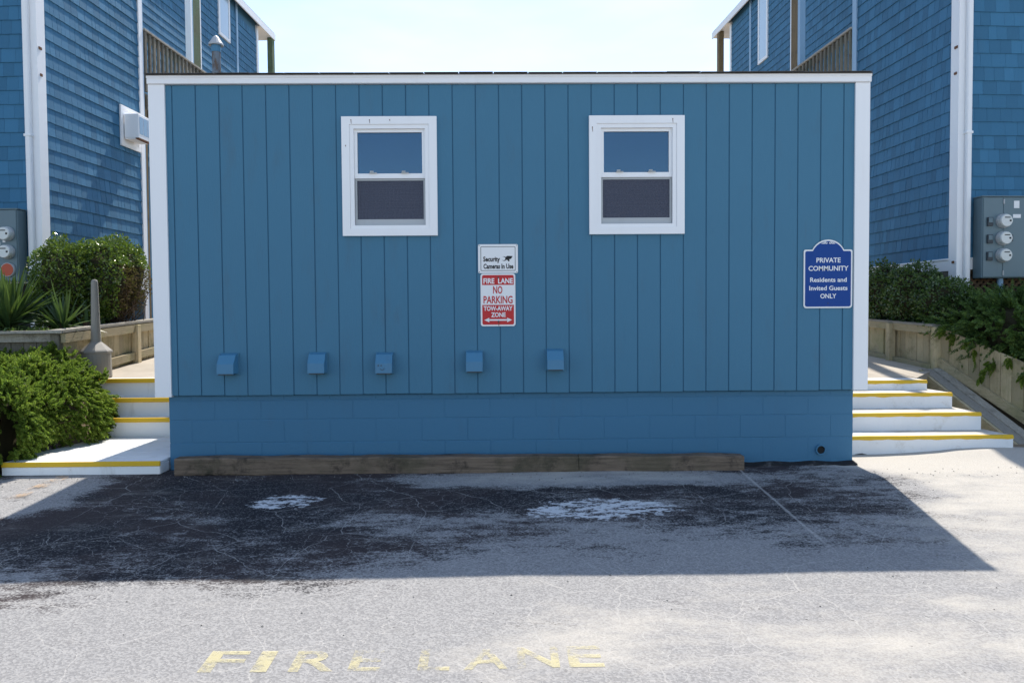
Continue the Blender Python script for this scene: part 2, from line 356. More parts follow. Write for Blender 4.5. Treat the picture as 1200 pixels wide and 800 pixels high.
    c = k.mix(k.math('MULTIPLY', ck, .68), c, (.48,.46,.43))
    # dark pits and old stains in the worn surface
    pit = k.math('SUBTRACT', 1., k.sm(k.vor(k.vadd(p, wob, .1), 11), .035, .085)); pit = k.math('MULTIPLY', pit, k.sm(k.noise(p, 2.1, 3), .47, .6))
    c = k.mix(k.math('MULTIPLY', pit, .75), c, (.05,.047,.045))
    # soil behind the paving
    c = k.mix(k.math('MULTIPLY', k.sm(YW, .55, .8), 1.), c, (.24,.19,.13))
    h = k.math('ADD', k.math('MULTIPLY', agd, .6), fine)
    return k.fin(k.bsdf(c, .9, k.bump(h, .45, .006), .25))
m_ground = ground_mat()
def conc(name, a, b, sandy=.5):
    k = NT(name); n = k.noise(k.pos, 1.6, 7, .65); fn = k.noise(k.pos, 120, 3, .7)
    c = k.mix(k.sm(n, .35, .7), a, b); c = k.mix(k.math('MULTIPLY', k.sm(fn, .5, .8), .4), c, tuple(x*.7 for x in a))
    return k.fin(k.bsdf(c, .9, k.bump(fn, .3, .003), .25))
m_walk = conc('sandy_concrete', (.47,.42,.35), (.36,.32,.265))
m_tread = conc('sandy_white_tread', (.66,.63,.58), (.50,.46,.40))

# ------------------------------------------------------------------ ground
SL = .035
def gz(x, y):
    z = SL*y if y > -16 else SL*-16
    if y > 0: z = 0
    if y > .1 and x < -4.25: z = max(z, min(.62, (y-.1)*.55)*min(1, (-4.25-x)/.25))
    if y > 1.9: z = max(z, .5*min(1, (y-1.9)/.3))
    if x > 3.0 and -.5 < y < 1.2:
        z += .035*math.exp(-((y-.45)/.28)**2)*min(1, max(0, (x-3.3)/.9))*(1+.5*math.sin(x*3.1))
    return z
def axis(lo, hi, st, far):
    a = list(np.arange(lo, hi+1e-6, st)); d = st; x = a[-1]; rgt = []
    while x < far: d *= 1.5; x += d; rgt.append(x)
    d = st; x = a[0]; lft = []
    while x > -far: d *= 1.5; x -= d; lft.append(x)
    return lft[::-1]+a+rgt
gx = axis(-6.5, 6.5, .07, 3500); gy = axis(-6.5, 2.4, .07, 3500)
def rough(x, y): return (.003*math.sin(3.1*x+1.7*y)+.0012*math.sin(7.3*x-5.1*y+1)) if abs(x) < 7 and -7 < y < 2.4 else 0
gv = [(x, y, gz(x, y)+rough(x, y)) for y in gy for x in gx]; nx = len(gx)
gf = [(j*nx+i, j*nx+i+1, (j+1)*nx+i+1, (j+1)*nx+i) for j in range(len(gy)-1) for i in range(nx-1)]
gb = MB(); gb.v = gv; gb.f = gf
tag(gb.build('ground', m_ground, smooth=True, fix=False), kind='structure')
# walkways rising between the buildings
b = MB(); b.hexa([(-4.75,1.72,0),(-3.08,1.72,0),(-3.08,14,0),(-4.75,14,0),(-4.75,1.72,.686),(-3.08,1.72,.686),(-3.08,14,1.55),(-4.75,14,1.55)])
tag(b.build('walkway', m_walk), kind='structure')
b = MB(); b.hexa([(3.08,1.58,0),(4.50,1.58,0),(5.08,14,0),(3.08,14,0),(3.08,1.58,.606),(4.47,1.58,.606),(5.08,14,1.28),(3.08,14,1.28)])
b.hexa([(4.50,1.75,0),(5.12,2.5,0),(5.08,14,0),(4.6,14,0),(4.50,1.75,.615),(5.12,2.5,.655),(5.08,14,1.275),(4.6,14,1.275)])
tag(b.build('walkway', m_walk), kind='structure')

# ------------------------------------------------------------------ blue utility building
bld = thing('utility_building', (0, 2.4, 0), 'low blue painted building with white trim, vertical siding and two windows', 'building')
WIN = [(-1.48, -.655, 2.05, 3.08), (.672, 1.507, 2.052, 3.08)]
GX = [-2.946+.2022*i for i in range(30)]
edges = [-3.005]+GX+[3.015]
ZB, ZT = .665, 3.36
GW = .0042
for i in range(len(edges)-1):
    x0, x1 = edges[i]+GW, edges[i+1]-GW
    if i == 0: x0 = edges[0]
    if i == len(edges)-2: x1 = edges[-1]
    zj = ZB+random.uniform(-.002, .002); y0 = .02+random.uniform(0, .0012)
    hit = [w for w in WIN if x1 > w[0]+.03 and x0 < w[1]-.03]
    if not hit: MB().cbox(x0, x1, y0, .036, zj, ZT, .002).build('siding_board', m_siding, bld)
    else:
        w = hit[0]; za, zc_ = w[2]+.03, w[3]-.03
        if x0 < w[0]+.02:   # notched round the window's left side
            MB().prism([(x0,zj),(x1,zj),(x1,za),(w[0]+.03,za),(w[0]+.03,zc_),(x1,zc_),(x1,ZT),(x0,ZT)], y0, .036).build('siding_board', m_siding, bld)
        elif x1 > w[1]-.02:
            MB().prism([(x0,zj),(x1,zj),(x1,ZT),(x0,ZT),(x0,zc_),(w[1]-.03,zc_),(w[1]-.03,za),(x0,za)], y0, .036).build('siding_board', m_siding, bld)
        else:
            MB().cbox(x0, x1, y0, .036, zj, za, .002).build('siding_board', m_siding, bld); MB().cbox(x0, x1, y0, .036, zc_, ZT, .002).build('siding_board', m_siding, bld)
# wall behind the boards (open at the windows), sides, back, ceiling
b = MB(); xs = [-3.06, WIN[0][0]+.04, WIN[0][1]-.04, WIN[1][0]+.04, WIN[1][1]-.04, 3.06]
for i in range(5):
    if i in (1, 3): b.box(xs[i], xs[i+1], .0285, .11, .667, 2.079); b.box(xs[i], xs[i+1], .0285, .11, 3.051, 3.358)
    else: b.box(xs[i], xs[i+1], .0285, .11, .667, 3.358)
b.box(-3.12, -3.0, .112, 4.9, .66, 3.40); b.box(3.0, 3.12, .112, 4.9, .66, 3.40); b.box(-3.0, 3.0, 4.8, 4.9, .66, 3.40)
b.box(-2.99, 2.99, .115, 4.79, 3.30, 3.38)
b.build('wall', m_back, bld)
b = MB(); b.box(-2.98, 2.98, .115, 4.78, .60, .70); b.build('floor', m_dark, bld)
# painted block base
fnd = MB().box(-3.05, 3.04, .0732, 4.9, -.3, .658).build('foundation_wall', m_block, bld)
ub = MB(); ub.cbox(-.5, .5, -.5, .5, -.5, .5, .004); bme = None
def block(x0, x1, z0, z1, yf):
    mb = MB().cbox(x0, x1, yf, .10, z0, z1, .0035); mb.build('block', m_block, fnd)
zc = [-.06, .035, .238, .441, .612, .656]
for ci in range(5):
    z0, z1 = zc[ci]+.0025, zc[ci+1]-.0025
    st = .4064; off = (-3.055 if ci % 2 else -3.055-.2032); x = off
    while x < 3.045:
        x0, x1 = max(x, -3.055), min(x+st, 3.045)
        if ci == 1 and x0 < 2.75 < x1: pass
        if x1-x0 > .03: block(x0+.0022, x1-.0022, z0, z1, .070+random.uniform(0, .0018))
        x += st
b = MB()
# drain pipe stub
b.lathe([(.046,-.002),(.046,.02),(.036,.02),(.036,-.002)], (2.75, .070, .125), 18, 'y')
dp = b.build('drain_pipe', m_block, bld)
MB().lathe([(.036,.0),(.036,.004)], (2.75, .067, .125), 18, 'y').build('pipe_opening', m_hole, dp)
# white corner boards and fascia
b = MB(); b.hexa([(-3.142,0,.655),(-3.002,0,.655),(-3.002,.06,.655),(-3.142,.06,.655),(-3.142,0,3.362),(-3.002,0,3.362),(-3.002,.06,3.362),(-3.142,.06,3.362)])
b.box(-3.142, -3.122, .061, .16, .655, 3.40); b.build('corner_board', m_white, bld)
b = MB(); b.cbox(3.012, 3.142, 0, .06, .665, 3.362, .003); b.box(3.122, 3.142, .061, .16, .665, 3.40); b.build('corner_board', m_white, bld)
b = MB(); b.cbox(-3.147, 3.147, -.014, .06, 3.364, 3.436, .004); b.box(-3.147, 3.147, -.020, -.0145, 3.412, 3.434)
b.build('fascia', m_white, bld)
# roof: low gable, ridge parallel to the front
def roofz(y): return 3.436+.13*(min(y, 5.0-y))
b = MB()
for (ya, yb) in ((-.03, 2.5), (2.5, 5.03)):
    b.hexa([(-3.15,ya,roofz(ya)),(3.15,ya,roofz(ya)),(3.15,yb,roofz(yb)),(-3.15,yb,roofz(yb)),(-3.15,ya,roofz(ya)+.006),(3.15,ya,roofz(ya)+.006),(3.15,yb,roofz(yb)+.006),(-3.15,yb,roofz(yb)+.006)])
b.add([(-3.1,0,3.41),(-3.1,5,3.41),(-3.1,2.5,roofz(2.5)),(-3.09,0,3.41),(-3.09,5,3.41),(-3.09,2.5,roofz(2.5))], [(0,1,2),(3,5,4),(0,3,4,1)])
b.add([(3.1,0,3.41),(3.1,5,3.41),(3.1,2.5,roofz(2.5)),(3.09,0,3.41),(3.09,5,3.41),(3.09,2.5,roofz(2.5))], [(0,1,2),(3,5,4),(0,3,4,1)])
roof = b.build('roof', m_asphshingle, bld)
x = -3.158
while x < 3.14:
    w = .30; x1 = min(x+w, 3.158); lift = random.choice([0, 0, .001, .002, .003]); yf = -.045-random.uniform(0, .008)
    MB().hexa([(x+.003,yf,3.440+lift),(x1-.003,yf,3.440+lift),(x1-.003,.14,3.4625),(x+.003,.14,3.4625),(x+.003,yf,3.445+lift),(x1-.003,yf,3.445+lift),(x1-.003,.14,3.4675),(x+.003,.14,3.4675)]).build('roof_shingle', m_asphshingle, roof)
    x += w
# roof vent pipe with cap
py, px_ = 1.1, -2.93
k = NT('rusty_vent_metal'); n = k.noise(k.map(k.pos, (1,1,.3)), 20, 6, .7); zz = k.xyz(k.pos)[2]
mask = k.math('MULTIPLY', k.sm(n, .42, .58), 1.)
m_ventrust = k.fin(k.bsdf(k.mix(mask, (.17,.21,.25), (.125,.090,.068)), .7, k.bump(n, .3, .004), .3))
vp = MB().tube([(px_,py,3.5),(px_,py,3.99)], .041, 16).build('vent_pipe', m_ventrust, bld)
MB().lathe([(.045,3.99),(.049,4.06)], (px_,py,0), 16).build('vent_collar', m_ventblue, vp)
MB().lathe([(.074,4.055),(.072,4.07),(.03,4.135),(.006,4.155)], (px_,py,0), 16).build('vent_cap', m_gal, vp)

# windows
def window(x0, x1, z0, z1, rust):
    cas = .055
    b = MB()
    b.hexa([(x0,-.012,z0),(x1,-.012,z0),(x1,.05,z0),(x0,.05,z0),(x0+cas,-.012,z0+cas),(x1-cas,-.012,z0+cas),(x1-cas,.05,z0+cas),(x0+cas,.05,z0+cas)])
    b.v = []; b.f = []
    def frame(x0, x1, z0, z1, w, ya, yb, wb=None):
        wb = wb or w
        o = [(x0,z0),(x1,z0),(x1,z1),(x0,z1)]; i = [(x0+w,z0+wb),(x1-w,z0+wb),(x1-w,z1-w),(x0+w,z1-w)]
        for a in range(4):
            c = (a+1) % 4
            b.hexa([(o[a][0],ya,o[a][1]),(o[c][0],ya,o[c][1]),(o[c][0],yb,o[c][1]),(o[a][0],yb,o[a][1]),(i[a][0],ya,i[a][1]),(i[c][0],ya,i[c][1]),(i[c][0],yb,i[c][1]),(i[a][0],yb,i[a][1])])
    frame(x0, x1, z0, z1, .068, -.014, .05, .062)
    w = b.build('window', m_vinyl, bld)
    b.v = []; b.f = []; frame(x0+.069, x1-.069, z0+.063, z1-.069, .035, -.006, .07, .028); b.build('frame', m_vinyl, w)
    ix0, ix1, iz0, iz1 = x0+.105, x1-.105, z0+.092, z1-.105
    zm = (iz0+iz1)/2+.012
    b.v = []; b.f = []; frame(ix0, ix1, zm-.02, iz1, .026, .018, .06, .042); b.build('upper_sash', m_vinyl, w)
    MB().box(ix0+.024, ix1-.024, .040, .044, zm+.018, iz1-.02).build('pane', m_glass, w)
    b.v = []; b.f = []; frame(ix0, ix1, iz0, zm-.001, .034, .062, .10, .05); b.build('lower_sash', m_gal, w)
    MB().box(ix0+.03, ix1-.03, .078, .082, iz0+.045, zm-.03).build('pane', m_glass, w)
    b.v = []; b.f = []; frame(ix0+.002, ix1-.002, iz0+.002, zm-.022, .016, .030, .042, .016); b.box(ix0+.018, ix1-.018, .030, .042, iz0+.018, iz0+.055)
    b.build('screen_frame', m_gal, w)
    MB().box(ix0+.015, ix1-.015, .035, .0365, iz0+.04, zm-.035).build('insect_screen', m_screen, w)
    for q in (.27, .72):
        xx = ix0+(ix1-ix0)*q; l = MB(); l.cbox(xx-.035, xx+.028, .0, .016, zm+.021, zm+.030, .002); l.box(xx-.03, xx+.0, -.002, .012, zm+.031, zm+.042); l.build('sash_lock', m_gal, w)
    for (dx, dz, h) in rust:
        MB().lathe([(.004,0),(.004,.002)], (x0+dx, -.0145, z1-dz), 8, 'y').add([(x0+dx-.003,-.0150,z1-dz),(x0+dx+.003,-.0150,z1-dz),(x0+dx+.004,-.0150,z1-dz-h),(x0+dx+.001,-.0150,z1-dz-h)], [(0,1,2,3)]).build('rusty_nail', m_rust, w, fix=False)
    bl = MB(); zq = iz0-.02
    while zq < zm+.02:
        bl.hexa([(ix0,.150,zq),(ix1,.150,zq),(ix1,.166,zq+.012),(ix0,.166,zq+.012),(ix0,.150,zq+.0015),(ix1,.150,zq+.0015),(ix1,.166,zq+.0135),(ix0,.166,zq+.0135)]); zq += .021
    o = bl.build('window_blind', m_curtain, w); o['kind'] = 'stuff'
    return w
window(*WIN[0], [(.085,.03,.035),(.245,.03,.03),(.42,.03,.012),(.035,.25,.01)])
window(*WIN[1], [(.73,.03,.035),(.028,.10,.04)])

# wall vents
for i, (cx, cz, sk) in enumerate([(-2.488,.945,-.016),(-1.714,.946,-.004),(-1.131,.941,0),(-.345,.949,.002),(.361,.959,.004)]):
    p = MB().cbox(cx-.083, cx+.083, .008, .0195, cz-.100, cz+.092, .002).build('vent_hood', m_siding, bld)
    w = .072; b = MB()
    pr = [(.006, .09), (-.040, .076), (-.085, .0), (-.090, -.085), (.006, -.085)]  # y,z profile of hood
    L = [(cx-w+sk*(-y*8), y, cz+z) for y, z in pr]; Rr = [(cx+w+sk*(-y*8), y, cz+z) for y, z in pr]
    b.add(L+Rr, [(0,1,2,3,4),(9,8,7,6,5),(0,5,6,1),(1,6,7,2),(2,7,8,3),(3,8,9,4),(4,9,5,0)])
    b.build('hood', m_ventblue, p)
    MB().box(cx-w+.01+sk*.8, cx+w-.01+sk*.8, -.08, .0, cz-.094, cz-.086).build('flap', m_darkgrey, p)
    if i == 2:
        b = MB()
        for ex in (-.045, -.02): b.lathe([(.006,0),(.006,.0008)], (cx+ex, -.0895, cz-.018), 8, 'y')
        q = [(cx-.0+.018*math.cos(t)-.012, -.0902, cz-.042+.014*math.sin(t)) for t in np.linspace(math.pi*1.05, math.pi*2.05, 9)]
        b.tube(q, .0022, 5); b.build('scratched_face', m_darkgrey, p)

# ------------------------------------------------------------------ signs on the wall
def rrect(x0, x1, z0, z1, r, n=5):
    p = []
    for cx, cz, a in ((x1-r,z1-r,0),(x0+r,z1-r,90),(x0+r,z0+r,180),(x1-r,z0+r,270)):
        for i in range(n+1): t = math.radians(a+90*i/n); p.append((cx+r*math.cos(t), cz+r*math.sin(t)))
    return p
def ring(b, po, pi, y):
    n = len(po); b.add([(p[0],y,p[1]) for p in po]+[(p[0],y,p[1]) for p in pi], [(i,(i+1)%n,n+(i+1)%n,n+i) for i in range(n)])
YS = .014
# security sign
x0, x1, z0, z1 = -.305, .044, 1.720, 1.972; cx = (x0+x1)/2
sg = thing('security_sign', (cx, YS, z0), 'white Security Cameras In Use sign with camera pictogram, above the red sign', 'sign')
MB().prism(rrect(x0, x1, z0, z1, .012), YS-.003, YS).build('panel', m_signwhite, sg)
b = MB(); ring(b, rrect(x0+.022, x1-.022, z0+.020, z1-.020, .008), rrect(x0+.026, x1-.026, z0+.024, z1-.024, .006), YS-.0042); b.build('border_line', m_black, sg, fix=False)
lettering('lettering', 'Security', m_black, sg, x0+.118, YS-.0042, z0+.103, .042, .148, .036)
lettering('lettering', 'Cameras In Use', m_black, sg, cx+.003, YS-.0042, z0+.040, .042, .262, .036)
b = MB(); cx_, cz_ = x0+.245, z0+.128
b.add([(cx_-.005,YS-.0042,cz_+.010),(cx_+.005,YS-.0042,cz_-.016),(cx_+.045,YS-.0042,cz_-.003),(cx_+.058,YS-.0042,cz_+.02),(cx_+.01,YS-.0042,cz_+.022)], [(0,1,2,3,4)])
b.lathe([(.020,0),(.020,.0002)], (cx_-.017, YS-.0042, cz_-.003), 16, 'y')
b.add([(cx_+.012,YS-.0044,cz_-.012),(cx_+.02,YS-.0044,cz_-.027),(cx_+.032,YS-.0044,cz_-.024),(cx_+.026,YS-.0044,cz_-.008)], [(0,1,2,3)])
b.build('camera_pictogram', m_black, sg, fix=False)
MB().lathe([(.0155,0),(.0155,.0003)], (cx_-.022, YS-.0048, cz_-.002), 16, 'y').build('camera_lens_ring', m_signwhite, sg, fix=False)
for ax in (x0+.01, x1-.01):
    for az in (z0+.01, z1-.01): MB().lathe([(.004,0),(.003,.002)], (ax, YS-.003, az), 8, 'y').build('screw', m_darkgrey, sg)
# fire lane sign
x0, x1, z0, z1 = -.286, .020, 1.254, 1.716; cx = (x0+x1)/2
sg = thing('fire_lane_sign', (cx, YS, z0), 'red and white FIRE LANE NO PARKING TOW-AWAY ZONE sign with double arrow', 'sign')
MB().prism(rrect(x0, x1, z0, z1, .022), YS-.003, YS).build('panel', m_signwhite, sg)
def half(xa, xb, za, zb, rt, rb):
    p = []
    for c_x, c_z, a, r_ in ((xb,zb,0,rt),(xa,zb,90,rt),(xa,za,180,rb),(xb,za,270,rb)):
        sx_ = -1 if a in (0, 270) else 1; sz_ = -1 if a in (0, 90) else 1
        for i in range(5): t = math.radians(a+90*i/4); p.append((c_x+sx_*r_+r_*math.cos(t), c_z+sz_*r_+r_*math.sin(t)))
    return p
MB().prism(half(x0+.014, x1-.014, z1-.100, z1-.013, .014, .0005), YS-.0036, YS-.0031).build('red_band', m_red, sg)
MB().prism(half(x0+.014, x1-.014, z0+.014, z0+.188, .0005, .014), YS-.0036, YS-.0031).build('red_band', m_red, sg)
yl = YS-.0044
lettering('lettering', 'FIRE  LANE', m_signwhite, sg, cx+.002, yl, z1-.086, .046, .258, .030)
lettering('lettering', 'NO', m_red, sg, cx-.002, yl, z0+.288, .066, .082, .022)
lettering('lettering', 'PARKING', m_red, sg, cx, yl, z0+.202, .066, .256, .022)
lettering('lettering', 'TOW-AWAY', m_signwhite, sg, cx, yl, z0+.138, .040, .254, .030)
lettering('lettering', 'ZONE', m_signwhite, sg, cx+.002, yl, z0+.082, .040, .128, .030)
za = z0+.055
MB().add([(cx-.122,yl,za),(cx-.078,yl,za+.020),(cx-.080,yl,za+.007),(cx+.080,yl,za+.007),(cx+.078,yl,za+.020),(cx+.122,yl,za),(cx+.078,yl,za-.020),(cx+.080,yl,za-.007),(cx-.080,yl,za-.007),(cx-.078,yl,za-.020)],
         [(0,1,9),(2,3,7,8),(4,5,6),(1,2,8,9),(3,4,6,7)]).build('arrow', m_signwhite, sg, fix=False)
for az in (z1-.035, z0+.042): MB().lathe([(.008,0),(.006,.004)], (cx+.003, YS-.0046, az), 8, 'y').build('bolt', m_darkgrey, sg)
MB().add([(cx+.001,YS-.0048,z0+.04),(cx+.007,YS-.0048,z0+.04),(cx+.008,YS-.0048,z0+.004),(cx+.003,YS-.0048,z0+.002)], [(0,1,2,3)]).build('rust_streak', m_rust, sg, fix=False)
# private community sign
x0, x1, z0, z1 = 2.567, 3.000, 1.392, 1.995; cx = (x0+x1)/2
def arched(m):
    p = []; xa, xb, za = x0+m, x1-m, z0+m; zs = z1-.088-m; r_ = .026-m*.6
    for i in range(5): t = math.radians(180+90*i/4); p.append((xa+r_+r_*math.cos(t), za+r_+r_*math.sin(t)))
    for i in range(5): t = math.radians(270+90*i/4); p.append((xb-r_+r_*math.cos(t), za+r_+r_*math.sin(t)))
    for i in range(3): t = math.radians(45*i); p.append((xb-.014+.014*math.cos(t), zs-.014+.014*math.sin(t)))
    hw = .140-m*.3; zt = z1-m; R_ = ((zt-zs)**2+hw*hw)/(2*(zt-zs)); a0 = math.asin(hw/R_)
    for i in range(13): t = a0-2*a0*i/12; p.append((cx+R_*math.sin(t), zt-R_+R_*math.cos(t)))
    for i in range(3): t = math.radians(90+45*i); p.append((xa+.014+.014*math.cos(t), zs-.014+.014*math.sin(t)))
    return p
sg = thing('community_sign', (cx, YS, z0), 'blue arched PRIVATE COMMUNITY sign with white border near the right corner board', 'sign')
MB().prism(arched(0), YS-.004, YS).build('panel', m_signwhite, sg)
MB().prism(arched(.013), YS-.0052, YS-.0041).build('blue_face', m_signblue, sg)
yl = YS-.0060
for body, zz_, h, w in (('PRIVATE', .402, .043, .215), ('COMMUNITY', .330, .043, .355), ('Residents and', .231, .040, .325), ('Invited Guests', .158, .040, .340), ('ONLY', .087, .041, .142)):
    lettering('lettering', body, m_signwhite, sg, cx+.003, yl, z0+zz_, h, w, .020)
b = MB()
for s_ in (-1, 1):
    for (ox, oz, rr) in ((.018, .0, .011), (.040, -.001, .010), (.055, -.004, .006), (.028, .009, .007)):
        po = [(cx+s_*ox+rr*math.cos(t), z1-.030+oz+rr*.8*math.sin(t)) for t in np.linspace(0, 2*math.pi, 13)[:-1]]
        pi_ = [(cx+s_*ox+rr*.45*math.cos(t), z1-.030+oz+rr*.36*math.sin(t)) for t in np.linspace(0, 2*math.pi, 13)[:-1]]
        ring(b, po, pi_, yl-.00005*len(b.v)/24)
b.build('scroll_ornament', m_signwhite, sg, fix=False)
for az in (z1-.030, z0+.042): MB().lathe([(.005,0),(.004,.002)], (cx, yl-.001, az), 8, 'y').build('screw', m_darkgrey, sg)

# ------------------------------------------------------------------ timbers at the foot of the wall
def timber(x0, x1, z0, z1, label):
    n = int((x1-x0)/.06); vs_ = []; fs = []; rr = random.Random(x0)
    prof = [(-.165,.012),(-.158,.0),(-.02,.0),(-.012,.01),(-.012,.135),(-.020,.147),(-.155,.147),(-.165,.135)]
    for i in range(n+1):
        t = i/n; x = x0+(x1-x0)*t; zz_ = z0+(z1-z0)*t
        for (yy, h) in prof:
            j = .004*math.sin(9*x+yy*40)+rr.uniform(-.003, .003); e = .006 if i in (0, n) else 0
            vs_.append((x, yy*(1)+j*.6-(e if yy < -.1 else -e)*-1, zz_+h*(1-e)+j*.7))
    m = len(prof)
    for i in range(n):
        for q in range(m): fs.append((i*m+q, i*m+(q+1) % m, (i+1)*m+(q+1) % m, (i+1)*m+q))
    fs.append(tuple(range(m))); fs.append(tuple(range(n*m, n*m+m)))
    o = MB().add(vs_, fs).build('landscape_timber', m_timber); tag(o, label, 'timber', 'timbers laid along the foot of the blue wall')
timber(-2.925, .553, -.004, -.020, 'long dark weathered timber under the vent hoods, from the left corner')
timber(.557, 1.993, -.020, -.030, 'shorter olive brown timber at the wall base, its end near the drain pipe')

tb = MB(); n = 40; vs_ = []; fs = []
for i in range(n+1):
    x = 2.0+1.045*i/n; j = .012*math.sin(x*23)+.008*math.sin(x*51+1); h = .012+.005*math.sin(x*17)
    vs_ += [(x, -.035+j, gz(x,-.03)+.0015), (x, -.02+j*.6, h*.8), (x, .04, h+.006), (x, .0695, h+.010), (x, .0695, -.02)]
for i in range(n):
    for q in range(4): fs.append((i*5+q, i*5+q+1, i*5+6+q, i*5+5+q))
fs += [(0,1,2,3,4), tuple(range(n*5, n*5+5))]
tag(tb.add(vs_, fs).build('tar_strip', m_tar), 'black crumbling tar strip along the wall base below the drain pipe', 'tar strip')
# ------------------------------------------------------------------ steps, left (wood) and right (concrete)
def jitter_box(b, x0, x1, y0, y1, z0, z1, c=.006): b.cbox(x0, x1, y0, y1, z0, z1, c)
st = thing('wooden_steps', (-3.75, .6, 0), 'white wooden steps with yellow edges left of the blue building', 'steps')
plat = MB().box(-4.40, -3.085, -.075, 1.30, .0, .085).build('platform', m_postbrown, st)
yy = -.10
for i, wdt in enumerate([.235, .232, .236, .233, .235, .215]):
    MB().cbox(-4.42+random.uniform(0,.006), -3.07, yy+.0045, yy+wdt-.0045, .086, .112, .003).build('plank', m_stepwhite, plat); yy += wdt
MB().cbox(-3.0835, -3.068, -.096, 1.29, .0, .0845, .002).build('end_board', m_stepwhite, plat)
MB().cbox(-4.424, -3.068, -.112, -.098, .0, .071, .003).build('fascia_board', m_stepwhite, plat)
MB().cbox(-4.426, -3.066, -.118, -.097, .072, .1145, .003).build('nosing', m_yellow, plat)
Y0 = 1.30
for i, (za, zb) in enumerate([(.112,.307), (.307,.497), (.497,.690)]):
    ya = Y0+.17*i
    s_ = MB().cbox(-4.47, -3.07, ya, ya+(.19 if i < 2 else .165), za-.1, zb-.026, .003).build('riser', m_stepwhite, st)
    MB().cbox(-4.48, -3.065, ya-.018, ya+.20 if i < 2 else ya+.155, zb-.0255, zb, .004).build('tread', m_stepwhite, s_)
    MB().cbox(-4.482, -3.062, ya-.024, ya+.03, zb-.042, zb+.0025, .003).build('nosing', m_yellow, s_)
st = thing('concrete_steps', (3.9, .9, 0), 'white concrete steps with yellow edges right of the blue building', 'steps')
spec_ = [(.49,.82,-.05,.170,4.77,4.70), (.82,1.19,.0,.346,4.66,4.62), (1.19,1.49,.1,.506,4.58,4.52), (1.49,1.72,.2,.612,4.48,4.46)]
def slabby(b, xr0, xr1, y0, y1, z0, z1, low=False):
    n = 26; prof_n = []; vs_ = []; fs = []
    for i in range(n+1):
        t = i/n; x = 3.06+(xr0-3.06)*t
        j = .004*math.sin(x*7+y0*5)+.0025*math.sin(x*23)
        zb = z0
        if low: zb = z0+.055*math.exp(-((x-3.35)/.25)**2)+.01*math.sin(x*31)
        rr = .012 if i < n else .02
        for (yy_, zz_) in ((y0+j, zb), (y0+j, z1-.014), (y0+j+.005, z1-.004), (y0+j+.016, z1), (y1, z1+.004), (y1, zb)): vs_.append((x+(xr1-xr0)*max(0,(yy_-y0))/(y1-y0)*t, yy_, zz_))
    m = 6
    for i in range(n):
        for q in range(m): fs.append((i*m+q, i*m+(q+1) % m, (i+1)*m+(q+1) % m, (i+1)*m+q))
    fs.append(tuple(range(m))); fs.append(tuple(range(n*m, n*m+m))); b.add(vs_, fs)
k = NT('painted_concrete_step'); nz_ = k.xyz(k.geo.outputs['True Normal'])[2]
nn = k.noise(k.pos, 6, 7, .7); fn = k.noise(k.pos, 90, 3, .7); wn = k.noise(k.pos, 2.1, 6, .65)
base = k.mix(k.sm(nn, .52, .82), (.81,.81,.81), (.55,.51,.45)); base = k.mix(k.sm(k.noise(k.pos, 26, 5, .75), .68, .72), base, (.30,.28,.25))
base = k.mix(k.math('MULTIPLY', k.sm(nz_, .7, .95), k.sm(wn, .30, .62)), base, (.50,.46,.40))
m_cstep = k.fin(k.bsdf(base, .8, k.bump(k.math('ADD', nn, fn), .3, .006), .25))
for i, (y0, y1, z0, z1, xa, xb) in enumerate(spec_):
    b = MB(); slabby(b, xa, xb, y0, y1+.06, z0, z1, i == 0); s_ = b.build('step', m_cstep, st, smooth=False)
    b = MB(); n = 30; vs_ = []; fs = []
    for q in range(n+1):
        x = 3.058+(xa+.004-3.058)*q/n; j = .004*math.sin(x*7+y0*5)+.0025*math.sin(x*23); dr = .003*math.sin(x*19+i)+.002*math.sin(x*47)+(.010 if i == 2 and abs(x-3.86) < .06 else 0)
        vs_ += [(x, y0+j-.003, z1-.034-dr), (x, y0+j-.003, z1-.012), (x, y0+j+.004, z1-.001), (x, y0+j+.016, z1+.003), (x, y0+j+.026+dr, z1+.0032), (x, y0+j+.02, z1-.02)]
    for q in range(n):
        for m_ in range(6): fs.append((q*6+m_, q*6+(m_+1) % 6, (q+1)*6+(m_+1) % 6, (q+1)*6+m_))
    fs.append(tuple(range(6))); fs.append(tuple(range(n*6, n*6+6)))
    b.add(vs_, fs).build('nosing', m_yellow, s_)

# ------------------------------------------------------------------ planter walls
def board_fence(parent, p0, p1, zt0, zt1, zb0, zb1, inward, w=.135, th=.022, mat=m_wood):
    """vertical boards from p0 to p1 (xy), sloping top and bottom; inward = unit xy away from the viewer"""
    p0, p1 = Vector((*p0,0)), Vector((*p1,0)); L = (p1-p0).length; d = (p1-p0)/L; n = max(1, round(L/w)); inn = Vector((*inward,0))
    for i in range(n):
        a, c = i*L/n+.0035, (i+1)*L/n-.0035; j = random.uniform(-.007, .007); pts = []
        for zt_ in (0, 1):
            for (q, o) in ((a,0),(c,0),(c,th),(a,th)):
                t = q/L; pp = p0+d*q+inn*(o+j); z = (zt0+(zt1-zt0)*t) if zt_ else (zb0+(zb1-zb0)*t); pts.append((pp.x, pp.y, z))
        MB().hexa(pts).build('board', mat, parent)
